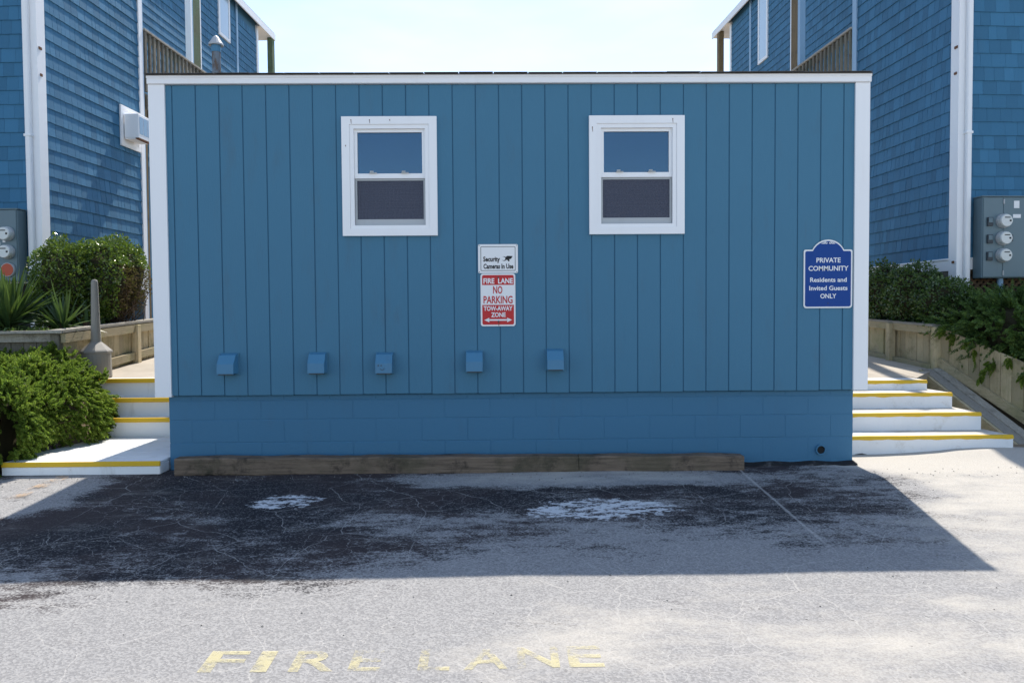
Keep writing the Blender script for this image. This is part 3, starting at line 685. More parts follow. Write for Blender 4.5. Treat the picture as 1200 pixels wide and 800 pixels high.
# left planter
pl = thing('planter_wall', (-4.72, 1.43, .6), 'weathered wooden planter wall behind the ash receptacle, left walkway', 'planter wall')
PX = -4.72
board_fence(pl, (PX,1.46), (PX,6.2), 1.20,1.40, .62,.98, (-1,0))
board_fence(pl, (-7.4,1.47), (PX-.02,1.47), 1.17,1.19, .5,.5, (0,1), mat=m_deckwood)
MB().beam((PX+.03,1.40,1.140),(PX+.03,6.2,1.34), .05, .095).build('top_rail', m_woodx, pl)
MB().beam((PX+.03,1.46,.755),(PX+.03,6.2,1.10), .05, .09).build('bottom_rail', m_woodx, pl)
MB().beam((PX-.03,1.36,1.212),(PX-.03,6.2,1.412), .17, .028).build('cap_board', m_greywood, pl)
MB().beam((-7.4,1.44,1.135),(PX-.0,1.44,1.145), .035, .085).build('top_rail', m_greywood, pl)
MB().beam((-7.4,1.42,1.194),(PX+.05,1.40,1.208), .15, .027).build('cap_board', m_greywood, pl)
for yq in (2.05, 3.05, 4.3):
    zz_ = 1.2+.042*(yq-1.43); MB().cbox(PX, PX+.085, yq-.045, yq+.045, .6, zz_-.012, .005).build('post', m_wood, pl)
MB().cbox(PX-.09, PX+.0, 1.375, 1.45, .4, 1.178, .004).build('post', m_deckwood, pl)
# right planter
pr_ = thing('planter_wall', (5.1, 2.45, .6), 'weathered board planter wall sloping down beside the right concrete steps', 'planter wall')
A0, A1 = (5.03,6.0), (5.12,2.50)
board_fence(pr_, A0, A1, 1.28,1.165, .70,.58, (1,0))
MB().beam((4.99,6.0,1.25),(5.083,2.50,1.125), .05, .09).build('top_rail', m_woodx, pr_)
MB().beam((4.99,6.0,.86),(5.083,2.50,.665), .05, .09).build('bottom_rail', m_woodx, pr_)
MB().beam((5.05,6.0,1.30),(5.13,2.45,1.180), .16, .027).build('cap_board', m_greywood, pr_)
for yq in (4.9, 3.42):
    MB().cbox(4.99, 5.075, yq-.05, yq+.05, .55, 1.17+.03*(yq-2.5), .005).build('post', m_wood, pr_)
MB().cbox(5.06, 5.15, 2.40, 2.49, .42, 1.165, .005).build('post', m_wood, pr_)
N0, N1 = (5.13,2.42), (5.95,-.35)
dd = Vector((N1[0]-N0[0], N1[1]-N0[1])); inn = (-dd.y/dd.length, dd.x/dd.length)
zt = lambda y: 1.165-.56*(2.42-y)*1.0
zb_ = lambda y: .76-.50*(2.42-y)
board_fence(pr_, N0, N1, zt(2.42)-.005, max(.22, zt(.72)), zb_(2.42)-.28, -.02, (abs(inn[0]), abs(inn[1])))
ye = .72; xe = N0[0]+(N1[0]-N0[0])*(2.42-ye)/(2.77)
MB().beam((N0[0]+.03,2.44,zt(2.44)+.006),(xe+.03,ye,zt(ye)+.006), .06, .022).build('cap_board', m_woodx, pr_)
MB().beam((N0[0]-.02,2.40,zb_(2.40)),(xe-.02,ye,zb_(ye)), .035, .10).build('bottom_rail', m_woodx, pr_)
# sloping planks between steps and planter wall
rp = thing('sloping_planks', (4.95, 1.4, .3), 'grey sloping planks between the right steps and planter wall', 'planks')
def sl(off0, off1, z_off, w, h, mat, name):
    a = (5.02+off0, 2.36, .595+z_off); c = (5.40+off1, .35, -.385+z_off)
    MB().beam(a, c, w, h).build(name, mat, rp)
sl(-.175,-.155, .0, .038, .15, m_woodx, 'stringer')
sl(-.085,-.065, .062, .128, .030, m_greywood, 'plank')
sl(.045,.055, .068, .118, .030, m_greywood, 'plank')
sl(-.16,-.14, -.14, .05, .09, m_woodx, 'stringer')

# ------------------------------------------------------------------ ash receptacle
ax_, ay_, az_ = -4.545, 1.79, .70
ar = thing('ash_receptacle', (ax_, ay_, az_), 'grey beige cigarette receptacle with tall tapered neck on the left walkway', 'ash receptacle')
def octa(prof, n, name, rot=0, smooth=False):
    b = MB(); vs_ = []; fs = []
    for rad, h in prof:
        for k_ in range(n): t = 2*math.pi*(k_+rot)/n; vs_.append((ax_+rad*math.cos(t), ay_+rad*math.sin(t), az_+h))
    for j in range(len(prof)-1):
        for k_ in range(n): fs.append((j*n+k_, j*n+(k_+1) % n, (j+1)*n+(k_+1) % n, (j+1)*n+k_))
    fs += [tuple(range(n)), tuple(range((len(prof)-1)*n, len(prof)*n))]
    return b.add(vs_, fs).build(name, m_ash, ar, smooth=smooth)
octa([(.150,.0),(.154,.01),(.148,.24),(.147,.262)], 24, 'base')
octa([(.160,.262),(.163,.268),(.163,.285),(.150,.300),(.060,.382),(.056,.392)], 8, 'cone', .5)
octa([(.054,.385),(.046,.55),(.035,1.02),(.033,1.045),(.024,1.063),(.008,1.068)], 16, 'neck')

# ------------------------------------------------------------------ shingled houses
class House:
    def __init__(s, sgn, corner, dx, label):
        n = math.hypot(dx, 1); s.ay = Vector((dx/n, 1/n, 0)); s.ax = Vector((s.ay.y, -s.ay.x, 0)); s.c = Vector((*corner, 0)); s.s = sgn
        s.o = thing('shingled_house', (corner[0], corner[1], .6), label, 'house')
    def T(s, a, y, z): return s.c+s.ax*(s.s*a)+s.ay*y+Vector((0,0,z))
    def mb(s): return MB(s.T)
    def mat(s, a, y, z, X, Y, Z): # columns are axes in (a,y,z) coordinates
        o = s.T(a, y, z); m = Matrix.Identity(4)
        for i, v in enumerate((X, Y, Z)):
            w = s.ax*(s.s*v[0])+s.ay*v[1]+Vector((0,0,v[2]))
            for j in range(3): m[j][i] = w[j]
        for j in range(3): m[j][3] = o[j]
        return m
# unit shingle: width 1 (x), butt at z=0, up z=1 (height), thickness y in metres; tapered to the top, small uneven butt
def shingle_mesh(name, skew):
    me = bpy.data.meshes.new(name)
    v = [(-.5,-.0125,skew),(.5,-.0125,-skew),(.5,0,-skew),(-.5,0,skew),(-.5,-.005,1),(.5,-.005,1),(.5,0,1),(-.5,0,1)]
    me.from_pydata(v, [], [(0,3,2,1),(0,1,5,4),(1,2,6,5),(3,0,4,7),(4,5,6,7)]); me.materials.append(m_shingle); return me
SH = [shingle_mesh('shingle', q) for q in (0, .004, -.005, .008, -.003)]
def shingles(h, faces, keep, expo=.169):
    """faces: (kind, start, end, z0, z1, offset a or y); the ones that show largest become objects of their own"""
    rest = MB(); allp = []
    for kind, p0, p1, z0, z1, off, pri in faces:
        nc = int((z1-z0)/expo)
        for c in range(nc):
            z = z0+c*expo; x = p0-random.uniform(0, .1)
            while x < p1:
                w = random.choice([.085,.10,.115,.13,.15,.17]) if kind == 'side' else random.choice([.11,.13,.145,.16,.18])
                xa, xb = max(x, p0), min(x+w, p1); x += w
                if xb-xa < .015: continue
                mid = (xa+xb)/2; jz = random.uniform(-.0012, .0012); tilt = random.uniform(-.012, .012) if kind == 'side' else random.uniform(-.004, .004); w_ = xb-xa-(random.uniform(.003, .007) if kind == 'side' else random.uniform(.001, .003))
                # seat the shingle: its top lies under the course above
                if kind == 'front': m = h.mat(-mid, off, z+jz, (-w_,tilt*w_,0) if h.s > 0 else (w_,tilt*w_,0), (0,1,0), (0,.010,expo*1.1))
                else: m = h.mat(off, mid, z+jz, (tilt*w_*1.4,w_,0), (-1,0,0), (-.0075,0,expo*1.1))
                allp.append((pri(mid, z), m, random.randrange(5)))
    allp.sort(key=lambda t: -t[0])
    for i, (p_, m, k_) in enumerate(allp):
        if i < keep and p_ > 0: link('shingle', SH[k_], h.o, m)
        else:
            me = SH[k_]; rest.add([m @ v.co for v in me.vertices], [tuple(p.vertices) for p in me.polygons])
    o = rest.build('shingle_siding', m_shingle, h.o, fix=False); o['kind'] = 'stuff'

def house(h, L1, zw, boxlen, post_y, win, trim_y, cor_y, epost_y, roofz, rslope, eave_y, top, lat, postmat, railz):
    a2 = -1.35; W = 6.5; top = roofz
    w = h.mb(); w.box(-W, -.012, .012, L1, zw, top); w.box(-W, a2-.012, L1+.001, cor_y, .7, roofz-.02)
    w.build('wall', m_back, h.o)
    # corner boards (front and side legs), running down below the siding as cladding
    c = h.mb(); c.box(-.135, .022, -.024, -.001, .9, top); c.box(.0005, .022, -.0005, .14, .9, top); c.build('corner_board', m_white, h.o)
    ds = h.mb(); ds.cbox(-.125, -.055, -.085, -.025, .95, top, .012); dsp = ds.build('downspout', m_white, h.o)
    for zq in (3.55, 6.0): h.mb().cbox(-.135, -.045, -.090, -.0245, zq, zq+.03, .002).build('strap', m_white, dsp)
    for zq in (4.62, 4.30, 1.95, 1.65): h.mb().box(.0225, .032, -.006+.05*random.random(), .012+.05, zq, zq+.03).build('rusty_bracket', m_rust, dsp)
    c = h.mb(); c.box(-.0, .024, L1-.085, L1+.024, .9, top); c.build('corner_board', m_white if h.s > 0 else m_ltblue, h.o)
    c = h.mb(); c.box(-1.3, .023, L1+.025, L1+.045, 1.0, top); c.build('wall_return', m_ltblue, h.o)
    # skirt boards below the siding
    c = h.mb(); c.cbox(-W, -.136, -.030, -.001, zw-.022, zw-.001, .003); c.build('drip_cap', m_white, h.o)
    c = h.mb(); c.box(-W, -.136, -.022, .0, zw-.15, zw-.023); c.build('skirt_board', m_white, h.o)
    c = h.mb(); c.cbox(.001, .032, .141, L1-.086, zw-.024, zw-.002, .003); c.box(-.02, .02, .141, L1-.086, zw-.16, zw-.025); c.build('skirt_board', m_white, h.o)
    # dark crawl space behind the skirt and pilings
    c = h.mb(); c.box(-W, -.5, .5, L1, .5, zw-.02); c.build('crawl_space', m_dark, h.o)
    if lat:
        # lattice: crossing strips joined into one part
        for (fr, lay) in (('front', 0), ('front', 1), ('side', 0), ('side', 1)):
            b = h.mb(); z0, z1 = .8, zw-.152; H = z1-z0; ln = 2.6 if fr == 'front' else L1-.3; t = -H
            while t < ln:
                q0, q1 = max(0, t), min(ln, t+H); za, zb2 = z0+(q0-t), z0+(q1-t)
                if q1-q0 > .02:
                    if lay: za, zb2 = z0+z1-za, z0+z1-zb2
                    o_ = .02+.008*lay
                    if fr == 'front': b.beam((-.14-q0, o_, za), (-.14-q1, o_, zb2), .034, .007, (0,1,0)) if False else b.hexa([(-.14-q0,o_,za-.022),(-.14-q1,o_,zb2-.022),(-.14-q1,o_+.007,zb2-.022),(-.14-q0,o_+.007,za-.022),(-.14-q0,o_,za+.022),(-.14-q1,o_,zb2+.022),(-.14-q1,o_+.007,zb2+.022),(-.14-q0,o_+.007,za+.022)])
                    else: b.hexa([(-o_,.15+q0,za-.022),(-o_,.15+q1,zb2-.022),(-o_-.007,.15+q1,zb2-.022),(-o_-.007,.15+q0,za-.022),(-o_,.15+q0,za+.022),(-o_,.15+q1,zb2+.022),(-o_-.007,.15+q1,zb2+.022),(-o_-.007,.15+q0,za+.022)])
                t += .085
            o = b.build('lattice', m_lattice, h.o); o['kind'] = 'stuff'
        h.mb().box(-.01, .012, .16, 1.0, zw-.245, zw-.162).box(-.01, .012, .16, .23, .8, zw-.246).build('lattice_frame', m_deckwood, h.o)
    # deck in the recess
    dk = h.mb(); dk.box(a2, -.02, L1+.05, post_y+1.2, railz-1.06, railz-.98); dk.box(-.045, .0, L1+.05, post_y+1.2, railz-1.22, railz-.981)
    dk.build('deck', m_deckwood, h.o)
    rl = h.mb(); rl.cbox(-.07, .045, L1+.06, post_y+1.2, railz-.035, railz, .004); rl.box(-.035, .0, L1+.06, post_y+1.2, railz-.14, railz-.05); rl.box(-.035, .0, L1+.06, post_y+1.2, railz-.90, railz-.81)
    rail = rl.build('deck_railing', m_greywood, h.o)
    y = L1+.08
    while y < post_y+1.15:
        h.mb().cbox(.002, .036, y, y+.055, railz-.96, railz-.036+random.uniform(-.004,.0), .002).build('slat', m_deckwood, rail); y += .145
    h.mb().cbox(-.14, .0, post_y+.07, post_y+.36, .6, top, .005).build('post', postmat, h.o)
    h.mb().box(-.10, .0, post_y+.362, post_y+.40, railz-1, top).build('post_trim', m_white, h.o); h.mb().box(-.10, .0, post_y+.03, post_y+.068, 1., top).build('post_trim', m_ltblue, h.o); h.mb().box(-.10, .0, post_y-.03, post_y+.029, 1., top).build('post_trim', m_white if h.s > 0 else m_ltblue, h.o)
    h.mb().cbox(-.10, .0, L1+.07, L1+.16, .6, railz-1.0, .004).build('post', m_postbrown, h.o)
    # window, trims and corner of the long wall
    wy0, wy1, wz0, wz1 = win
    wn = h.mb(); t = .075
    for (ya, yb, za, zb2) in ((wy0,wy0+t,wz0,wz1),(wy1-t,wy1,wz0,wz1),(wy0+t,wy1-t,wz0,wz0+t),(wy0+t,wy1-t,wz1-t,wz1)): wn.box(a2-.01, a2+.035, ya, yb, za, zb2)
    wo_ = wn.build('window', m_white, h.o)
    h.mb().box(a2-.005, a2+.026, wy0+t, wy1-t, wz0+t, wz1-t).build('pane', m_pale, wo_)
    h.mb().box(a2-.001, a2+.025, trim_y-.05, trim_y+.05, railz-1., top).build('trim_board', m_ltblue, h.o)
    h.mb().box(a2-.15, a2+.026, cor_y-.10, cor_y+.02, 1., roofz-.1).build('corner_board', m_white, h.o)
    h.mb().cbox(a2+.0, a2+.14, epost_y, epost_y+.2, .6, roofz-.12, .005).build('post', m_postbrown if h.s < 0 else m_post, h.o)
    # roof falling to the back
    zf = lambda y: roofz+rslope*(eave_y-y)
    b = h.mb(); y0 = -.35
    for (ya, yb, aa) in ((y0, L1+.06, .05), (L1+.06, eave_y, a2+.13)):
        b.hexa([(-W,ya,zf(ya)+.005),(aa,ya,zf(ya)+.005),(aa,yb,zf(yb)+.005),(-W,yb,zf(yb)+.005),(-W,ya,zf(ya)+.06),(aa,ya,zf(ya)+.06),(aa,yb,zf(yb)+.06),(-W,yb,zf(yb)+.06)])
    rf = b.build('roof', m_asphshingle, h.o)
    aa = a2+.13; b = h.mb(); ya, yb = L1+.061, eave_y
    b.hexa([(aa,ya,zf(ya)-.15),(aa+.03,ya,zf(ya)-.15),(aa+.03,yb,zf(yb)-.15),(aa,yb,zf(yb)-.15),(aa,ya,zf(ya)+.02),(aa+.03,ya,zf(ya)+.02),(aa+.03,yb,zf(yb)+.02),(aa,yb,zf(yb)+.02)])
    b.build('rake_board', m_white, rf)
    b = h.mb(); b.hexa([(-W,cor_y,zf(cor_y)-.10),(aa,cor_y,zf(cor_y)-.10),(aa,yb,zf(yb)-.13),(-W,yb,zf(yb)-.13),(-W,cor_y,zf(cor_y)),(aa,cor_y,zf(cor_y)),(aa,yb,zf(yb)),(-W,yb,zf(yb))]); b.build('soffit', m_white, rf)
m_pale = paint('painted_sky_reflection_pane', (.42,.55,.66), .12, .05, .05, spec=.7)  # opaque pane, the sky's reflection painted as its pale base colour

hl = House(1, (-5.73, 2.9), .05, 'blue shingled house with white corner board behind the left planter')
house(hl, 2.57, 1.925, 0, 4.42, (8.95, 9.62, 7.9, 10.2), 10.1, 11.57, 12.35, 9.10, .0, 12.58, 10.6, False, m_post, 5.79)
hr = House(-1, (5.63, 2.95), -.05, 'blue shingled house with lattice skirt behind the right planter')
house(hr, 2.65, 2.02, 0, 4.72, (9.60, 10.22, 7.55, 10.2), 10.79, 12.33, 12.9, 9.45, .0, 13.5, 10.6, True, m_postbrown, 5.83)
def fpri(mid, z): return 2.0-mid*.5 if (z < 5.7 and mid < 1.0) else -1
def spri(mid, z): return 1.4-mid*.25 if z < 6.1 else -1
def spri2(mid, z): return -1
for h, L1, zw, top, cy in ((hl, 2.57, 1.925, 8.95, 11.57), (hr, 2.65, 2.02, 9.3, 12.33)):
    shingles(h, [('front', .136, 6.4, zw, top, 0, fpri), ('side', .142, L1-.087, zw, top, 0, spri), ('side', L1+.05, cy-.1, 4.2, top-.02, -1.35, spri2)], 299)

# wall air conditioner on the left house's side wall
T = hl.T
base = T(.0, 2.15, 3.85); ac = thing('wall_air_conditioner', base, 'white wall air conditioner with rusty lower edge on the left shingled wall', 'air conditioner')
b = hl.mb()
for (ya, yb, za, zb2) in ((1.88,2.45,3.85,3.91),(1.88,2.45,4.39,4.44),(1.88,1.94,3.911,4.389),(2.39,2.45,3.911,4.389)): b.box(.012, .034, ya, yb, za, zb2)
b.box(.012, .022, 1.941, 2.389, 3.911, 4.389); b.build('mounting_flange', m_white, ac)
body = hl.mb().cbox(.035, .25, 1.96, 2.36, 3.97, 4.32, .006).build('housing', m_white, ac)
for i in range(3): hl.mb().box(.2505, .254, 1.99+.12*i, 2.09+.12*i, 4.03, 4.28).build('side_louvre', m_ltblue, body)
hl.mb().box(.04, .20, 1.965, 2.355, 3.954, 3.969).build('underside', m_white, body); hl.mb().box(.2005, .249, 1.962, 2.357, 3.953, 3.969).build('rusty_edge', m_rust, body)

# meter boxes
def meter_box(h, b0, b1, z0, z1, meters, label, red, labels):
    """b measured along the front wall away from the corner"""
    o = h.T(-(b0+b1)/2, -.02, z0); mt = thing('electric_meter_box', o, label, 'meter box')
    h.mb().cbox(-b1, -b0, -.20, -.03, z0, z1, .006).build('cabinet', m_metalgrey, mt)
    for (xa, xb, za, zb2) in ((b0+.012, b0+.265, z0+.012, z1-.012), (b0+.270, b0+.62, z0+.012, z1-.012), (b0+.625, b1-.012, z0+.012, z1-.012)):
        if xb > xa+.03: h.mb().cbox(-xb, -xa, -.209, -.2005, za, zb2, .003).build('panel', m_metalgrey, mt)
    h.mb().box(-b1, -b0+.012, -.215, -.03, z1+.0005, z1+.012).build('rain_lip', m_metalgrey, mt)
    for i, (bm_, zm) in enumerate(meters):
        isred = red and i == len(meters)-1
        m = Matrix
        def disc(prof, name, mat, par):
            b = MB(); vs_ = []; fs = []; n = 20
            for rad, d in prof:
                for k_ in range(n):
                    t = 2*math.pi*k_/n; vs_.append(h.T(-bm_+rad*math.cos(t), -.209-d, zm+rad*math.sin(t)))
            for j in range(len(prof)-1):
                for k_ in range(n): fs.append((j*n+k_, j*n+(k_+1) % n, (j+1)*n+(k_+1) % n, (j+1)*n+k_))
            fs += [tuple(range(n)), tuple(range((len(prof)-1)*n, len(prof)*n))]
            return b.add(vs_, fs).build(name, mat, par)
        mo = disc([(.088,.0),(.088,.018),(.083,.024),(.083,.03)], 'meter', m_gal, mt)
        if isred:
            disc([(.076,.0305),(.074,.034)], 'cover_plate', m_redcover, mo)
            continue
        disc([(.079,.0305),(.079,.075),(.072,.088),(.070,.089)], 'meter_face', m_meterwhite, mo)
        b = h.mb(); s2 = h.s
        b.box(-bm_-.04, -bm_+.03, -.2995, -.2985, zm+.030, zm+.042); 
        b.build('meter_print', m_black, mo)
        q = -bm_+.045*(-h.s if h.s < 0 else -1)*(1 if h.s > 0 else -1)
        h.mb().box(-bm_-.055 if h.s < 0 else -bm_+.03, -bm_-.03 if h.s < 0 else -bm_+.055, -.2996, -.2984, zm-.014, zm+.008).build('meter_print', m_black, mo)
        # breaker cover beside it
        bb = bm_-.165 if h.s < 0 else bm_+.165
        bk = h.mb().cbox(-bb-.036, -bb+.036, -.232, -.2095, zm-.062, zm+.045, .004).build('breaker_cover', m_darkgrey, mt)
        h.mb().cbox(-bb-.026, -bb+.026, -.238, -.2325, zm-.022, zm+.038, .002).build('breaker_window', m_metalgrey, bk)
    for (xa, xb, za, zb2) in labels: h.mb().box(-xb, -xa, -.2115, -.2095, za, zb2).build('label_sticker', m_signwhite, mt)
    for zq in (z0+.03, z1-.09):
        h.mb().cbox(-b0-.28, -b0-.262, -.219, -.2095, zq, zq+.06, .002).build('latch', m_gal, mt)
    return mt
m_meterwhite = paint('meter_face_white', (.66,.68,.66), .25, .06, .05, spec=.6)
m_redcover = paint('orange_red_cover', (.50,.09,.04), .45, .08, .2, dcol=(.6,.5,.45))
meter_box(hl, .165, 1.15, 1.79, 2.655, [(.285,2.36),(.285,2.145),(.285,1.93)], 'grey electric meter box at the left edge with orange cover plate', True,
          [(.38,.47,2.44,2.475),(.38,.47,2.225,2.26),(.315,.35,2.26,2.30)])
mr = meter_box(hr, .185, 1.25, 1.755, 2.75, [(.44,2.452),(.44,2.240),(.44,2.030)], 'grey electric meter box with three round meters at the right edge', False,
          [(.585,.655,2.61,2.70),(.575,.675,2.49,2.535)])
MB(hr.T).tube([(-.49,-.11,.75),(-.49,-.11,1.754)], .035, 12).build('conduit', m_ltblue, mr)
b = hr.mb(); b.cbox(-.572, -.548, -.228, -.2095, 2.205, 2.285, .004); b.build('handle', m_darkgrey, mr)

# ------------------------------------------------------------------ plants
def leaf_cloud(pts, nrm, n, ln, wd, spread=.7, droop=.0):
    """n small folded leaves scattered over points with outward normals"""
    v = []; fs = []; idx = rng.integers(0, len(pts), n)
    for i in idx:
        p = Vector(pts[i]); nn = Vector(nrm[i]); d = (nn*.6+Vector(rng.normal(0, spread, 3))+Vector((0,0,.25-droop))).normalized()
        sd_ = d.cross(Vector(rng.normal(0, 1, 3))).normalized(); up = sd_.cross(d); s = rng.uniform(.65, 1.25); l, w = ln*s, wd*s; o = len(v)
        v += [p, p+d*l*.55+sd_*w*.5+up*w*.12, p+d*l, p+d*l*.55-sd_*w*.5+up*w*.12]
        fs += [(o, o+1, o+2), (o, o+2, o+3)]
    return v, fs
def blob_points(blobs, n, shell=.35):
    pts = []; nr = []; vol = np.array([b[1][0]*b[1][1]*b[1][2] for b in blobs])**(2/3); vol = vol/vol.sum()
    for (c, r_), fr in zip(blobs, vol):
        k_ = int(n*fr); d = rng.normal(size=(k_,3)); d /= np.linalg.norm(d, axis=1)[:,None]
        rad = 1-shell*rng.random(k_)**1.5+.12*np.sin(d[:,0]*7+c[0]*9)*np.cos(d[:,2]*6+c[1]*5)+.06*np.sin(d[:,1]*15+d[:,2]*11)
        p = np.array(c)+d*np.array(r_)*rad[:,None]; nn = d/np.array(r_); nn /= np.linalg.norm(nn, axis=1)[:,None]
        # drop points deep inside the other blobs
        ok = np.ones(k_, bool)
        for (c2, r2) in blobs:
            if c2 is c: continue
            ok &= (((p-np.array(c2))/np.array(r2))**2).sum(1) > .45
        pts.append(p[ok]); nr.append(nn[ok])
    return np.concatenate(pts), np.concatenate(nr)
def core(blobs, k=.78, n=10):
    b = MB()
    for c, r_ in blobs:
        prof = []
        vs_ = []; fs = []; m = 12
        for i in range(n+1):
            th = math.pi*i/n
            for j in range(m):
                ph = 2*math.pi*j/m; q = k*(1+.08*math.sin(3*ph+th*5)); vs_.append((c[0]+r_[0]*q*math.sin(th)*math.cos(ph), c[1]+r_[1]*q*math.sin(th)*math.sin(ph), c[2]+r_[2]*q*math.cos(th)))
        for i in range(n):
            for j in range(m): fs.append((i*m+j, i*m+(j+1) % m, (i+1)*m+(j+1) % m, (i+1)*m+j))
        b.add(vs_, fs)
    return b
def spray_cloud(pts, nrm, n, ln=.15, droop=.25, fwd=None, thick=1.):
    """feathery conifer sprays: a curved shoot with short scale-leaf branchlets on both sides"""
    v = []; fs = []; idx = rng.integers(0, len(pts), n)
    for i in idx:
        p = Vector(pts[i]); nn = Vector(nrm[i]); d = (nn*1.0+Vector(rng.normal(0, .42, 3))+Vector((0,0,.22)))
        if fwd is not None: d += Vector(fwd)
        d.normalize(); L = ln*rng.uniform(.6, 1.35); sd_ = d.cross(Vector(rng.normal(0, 1, 3))).normalized(); nseg = 8
        q = p.copy(); dr = d.copy()
        for k_ in range(nseg):
            nxt = q+dr*(L/nseg); o = len(v); w = L*.030*thick
            v += [q-sd_*w, q+sd_*w, nxt]; fs.append((o, o+1, o+2))
            t = k_/nseg; bl = L*(.30-.20*t)*rng.uniform(.8, 1.2); up = sd_.cross(dr)
            for s_ in (-1, 1):
                bd = (dr*.8+sd_*s_*.75+up*rng.normal(0, .35)).normalized(); o = len(v); ww = bl*.105*thick; cr_ = bd.cross(up).normalized()
                if k_ % 2 == 0: cr_ = up
                v += [q, q+bd*bl*.5+cr_*ww, q+bd*bl, q+bd*bl*.5-cr_*ww]; fs += [(o, o+1, o+2), (o, o+2, o+3)]
            q = nxt; dr = (dr+Vector((0,0,-droop/nseg*1.4))).normalized()
    return v, fs
def plumes(pts, nrm, n, L, bias, nw=16, nl=6, ll=.026, lw=.0075, droop=.7, spread=.35):
    """bottle-brush conifer shoots: curved axes carrying whorls of short scale-leaf twigs"""
    i = rng.integers(0, len(pts), n); p = pts[i].astype(float); d = nrm[i]*.7+np.array(bias)+rng.normal(0, spread, (n,3)); d /= np.linalg.norm(d, axis=1)[:,None]
    ln = L*rng.uniform(.55, 1.4, n); V_ = []; 
    for w in range(nw):
        t = w/nw; r_ = (1-t**2.2)*(.55+.45*min(1, t*5))
        a = np.cross(d, rng.normal(size=(n,3))); a /= np.linalg.norm(a, axis=1)[:,None]; b_ = np.cross(d, a)
        for q in range(nl):
            th = 2*np.pi*(q+rng.random(n))/nl; rad = a*np.cos(th)[:,None]+b_*np.sin(th)[:,None]; ld = d*.75+rad*.85; ld /= np.linalg.norm(ld, axis=1)[:,None]
            le = (ll*r_*rng.uniform(.7, 1.3, n)+.004)[:,None]; sd_ = np.cross(ld, rng.normal(size=(n,3))); sd_ /= np.linalg.norm(sd_, axis=1)[:,None]; wd_ = sd_*(lw*rng.uniform(.7, 1.2, n))[:,None]
            V_.append(np.stack([p, p+ld*le*.5+wd_, p+ld*le, p+ld*le*.5-wd_], 1))
        p = p+d*(ln/nw)[:,None]; d = d+np.array([0,0,-droop/nw]); d /= np.linalg.norm(d, axis=1)[:,None]
    V_ = np.concatenate(V_).reshape(-1, 3); m = len(V_)//4
    me = bpy.data.meshes.new('foliage'); me.vertices.add(len(V_)); me.vertices.foreach_set('co', V_.ravel())
    me.loops.add(len(V_)); me.loops.foreach_set('vertex_index', np.arange(len(V_))); me.polygons.add(m); me.polygons.foreach_set('loop_start', np.arange(m)*4); me.update(calc_edges=True)
    return me
def plant(name, loc, label, cat, group=None): return thing(name, loc, label, cat, group)

# left spreading juniper beside the wooden steps
def on_bank(x): return 0
JB_ = [((-5.25,.95,.62),(.95,.75,.42)), ((-4.55,1.05,.52),(.42,.50,.36)), ((-4.75,.42,.36),(.42,.50,.36)), ((-5.4,.35,.40),(.70,.50,.42)), ((-4.40,.72,.34),(.26,.36,.30)), ((-4.95,.10,.22),(.36,.26,.24)), ((-6.3,.8,.6),(.8,.8,.45))]
jn = plant('juniper_shrub', (-4.9,.6,0), 'bright green spreading juniper spilling over the left wooden steps', 'shrub')
def heap(n):
    """points and normals on a clipped juniper bank: sloping top, fluted front curtain, side falling over the steps"""
    def ztop(x, y):
        z = .70+.18*np.clip(y, 0, 1.4)+.05*np.sin(5.3*x+2*y)+.035*np.sin(11*x-7*y)+.03*np.sin(9*y+1)
        e = np.clip((x+4.62)/.45, 0, 1); f_ = np.clip((.16-y)/.24, 0, 1)
        return z-.30*e**2-.10*f_**2-.12*np.clip((-5.6-x), 0, 1)
    n1, n2, n3 = int(n*.45), int(n*.35), int(n*.20)
    x = rng.uniform(-6.6, -4.24, n1); y = rng.uniform(-.06, 1.40, n1); P1 = np.stack([x, y, ztop(x, y)-.06*rng.random(n1)], 1); N1 = np.stack([.25*(x > -4.7), -.25+0*x, .9+0*x], 1)
    x = rng.uniform(-6.6, -4.43, n2); t = rng.random(n2)**.8; z = t*ztop(x, 0*x); fl = .07*np.sin(8.5*x+.8*np.sin(3*x))+.03*np.sin(19*x)
    y = -.06-.10*np.sin(np.pi*np.clip(t*1.1, 0, 1))+fl+.05*rng.random(n2); y = np.where(x > -4.55, np.maximum(y, -.12), y); P2 = np.stack([x, y, z], 1); N2_ = np.stack([.1*np.cos(8.5*x), -.9+0*x, .25+0*x], 1)
    y = rng.uniform(-.05, 1.40, n3); t = rng.random(n3)**.8; xe = -4.44+.16*y+.07*np.sin(7*y+1); zt_ = ztop(xe-.1, y); x = xe+.10*np.sin(np.pi*np.clip(t*1.1, 0, 1))-.05*rng.random(n3)-.16*t**3
    P3 = np.stack([x, y, .12+t*(zt_-.12)], 1); N3 = np.stack([.85+0*x, -.3+0*x, .3+0*x], 1)
    return np.concatenate([P1, P2, P3]), np.concatenate([N1, N2_, N3]), n1
P_, N_, ntop_ = heap(16000)
N2 = N_.copy(); N2[ntop_:,2] -= .35; me = plumes(P_, N2, 6600, .115, (.18,-.15,.05), 11, 5, .025, .0075, .8, .3); me.materials.append(m_jun); link('foliage', me, jn)
MB().hexa([(-6.6,.06,0),(-4.5,.06,0),(-4.36,1.35,0),(-6.6,1.35,0),(-6.6,.10,.56),(-4.68,.10,.50),(-4.60,1.35,.66),(-6.6,1.35,.74)]).build('inner_branches', m_core, jn)
b = MB()
for i in range(26):
    t = rng.uniform(0, 2*math.pi); e = Vector((-4.9+.7*math.cos(t), .6+.55*math.sin(t), .35+.25*rng.random())); b.tube([(-5.0,.8,.05), (Vector((-5.0,.8,.25))+e)/2, e], [.02,.012,.004], 5)
b.build('stems', m_bark, jn)
top_ = (P_[:,2] > .70) & (P_[:,1] > .5)
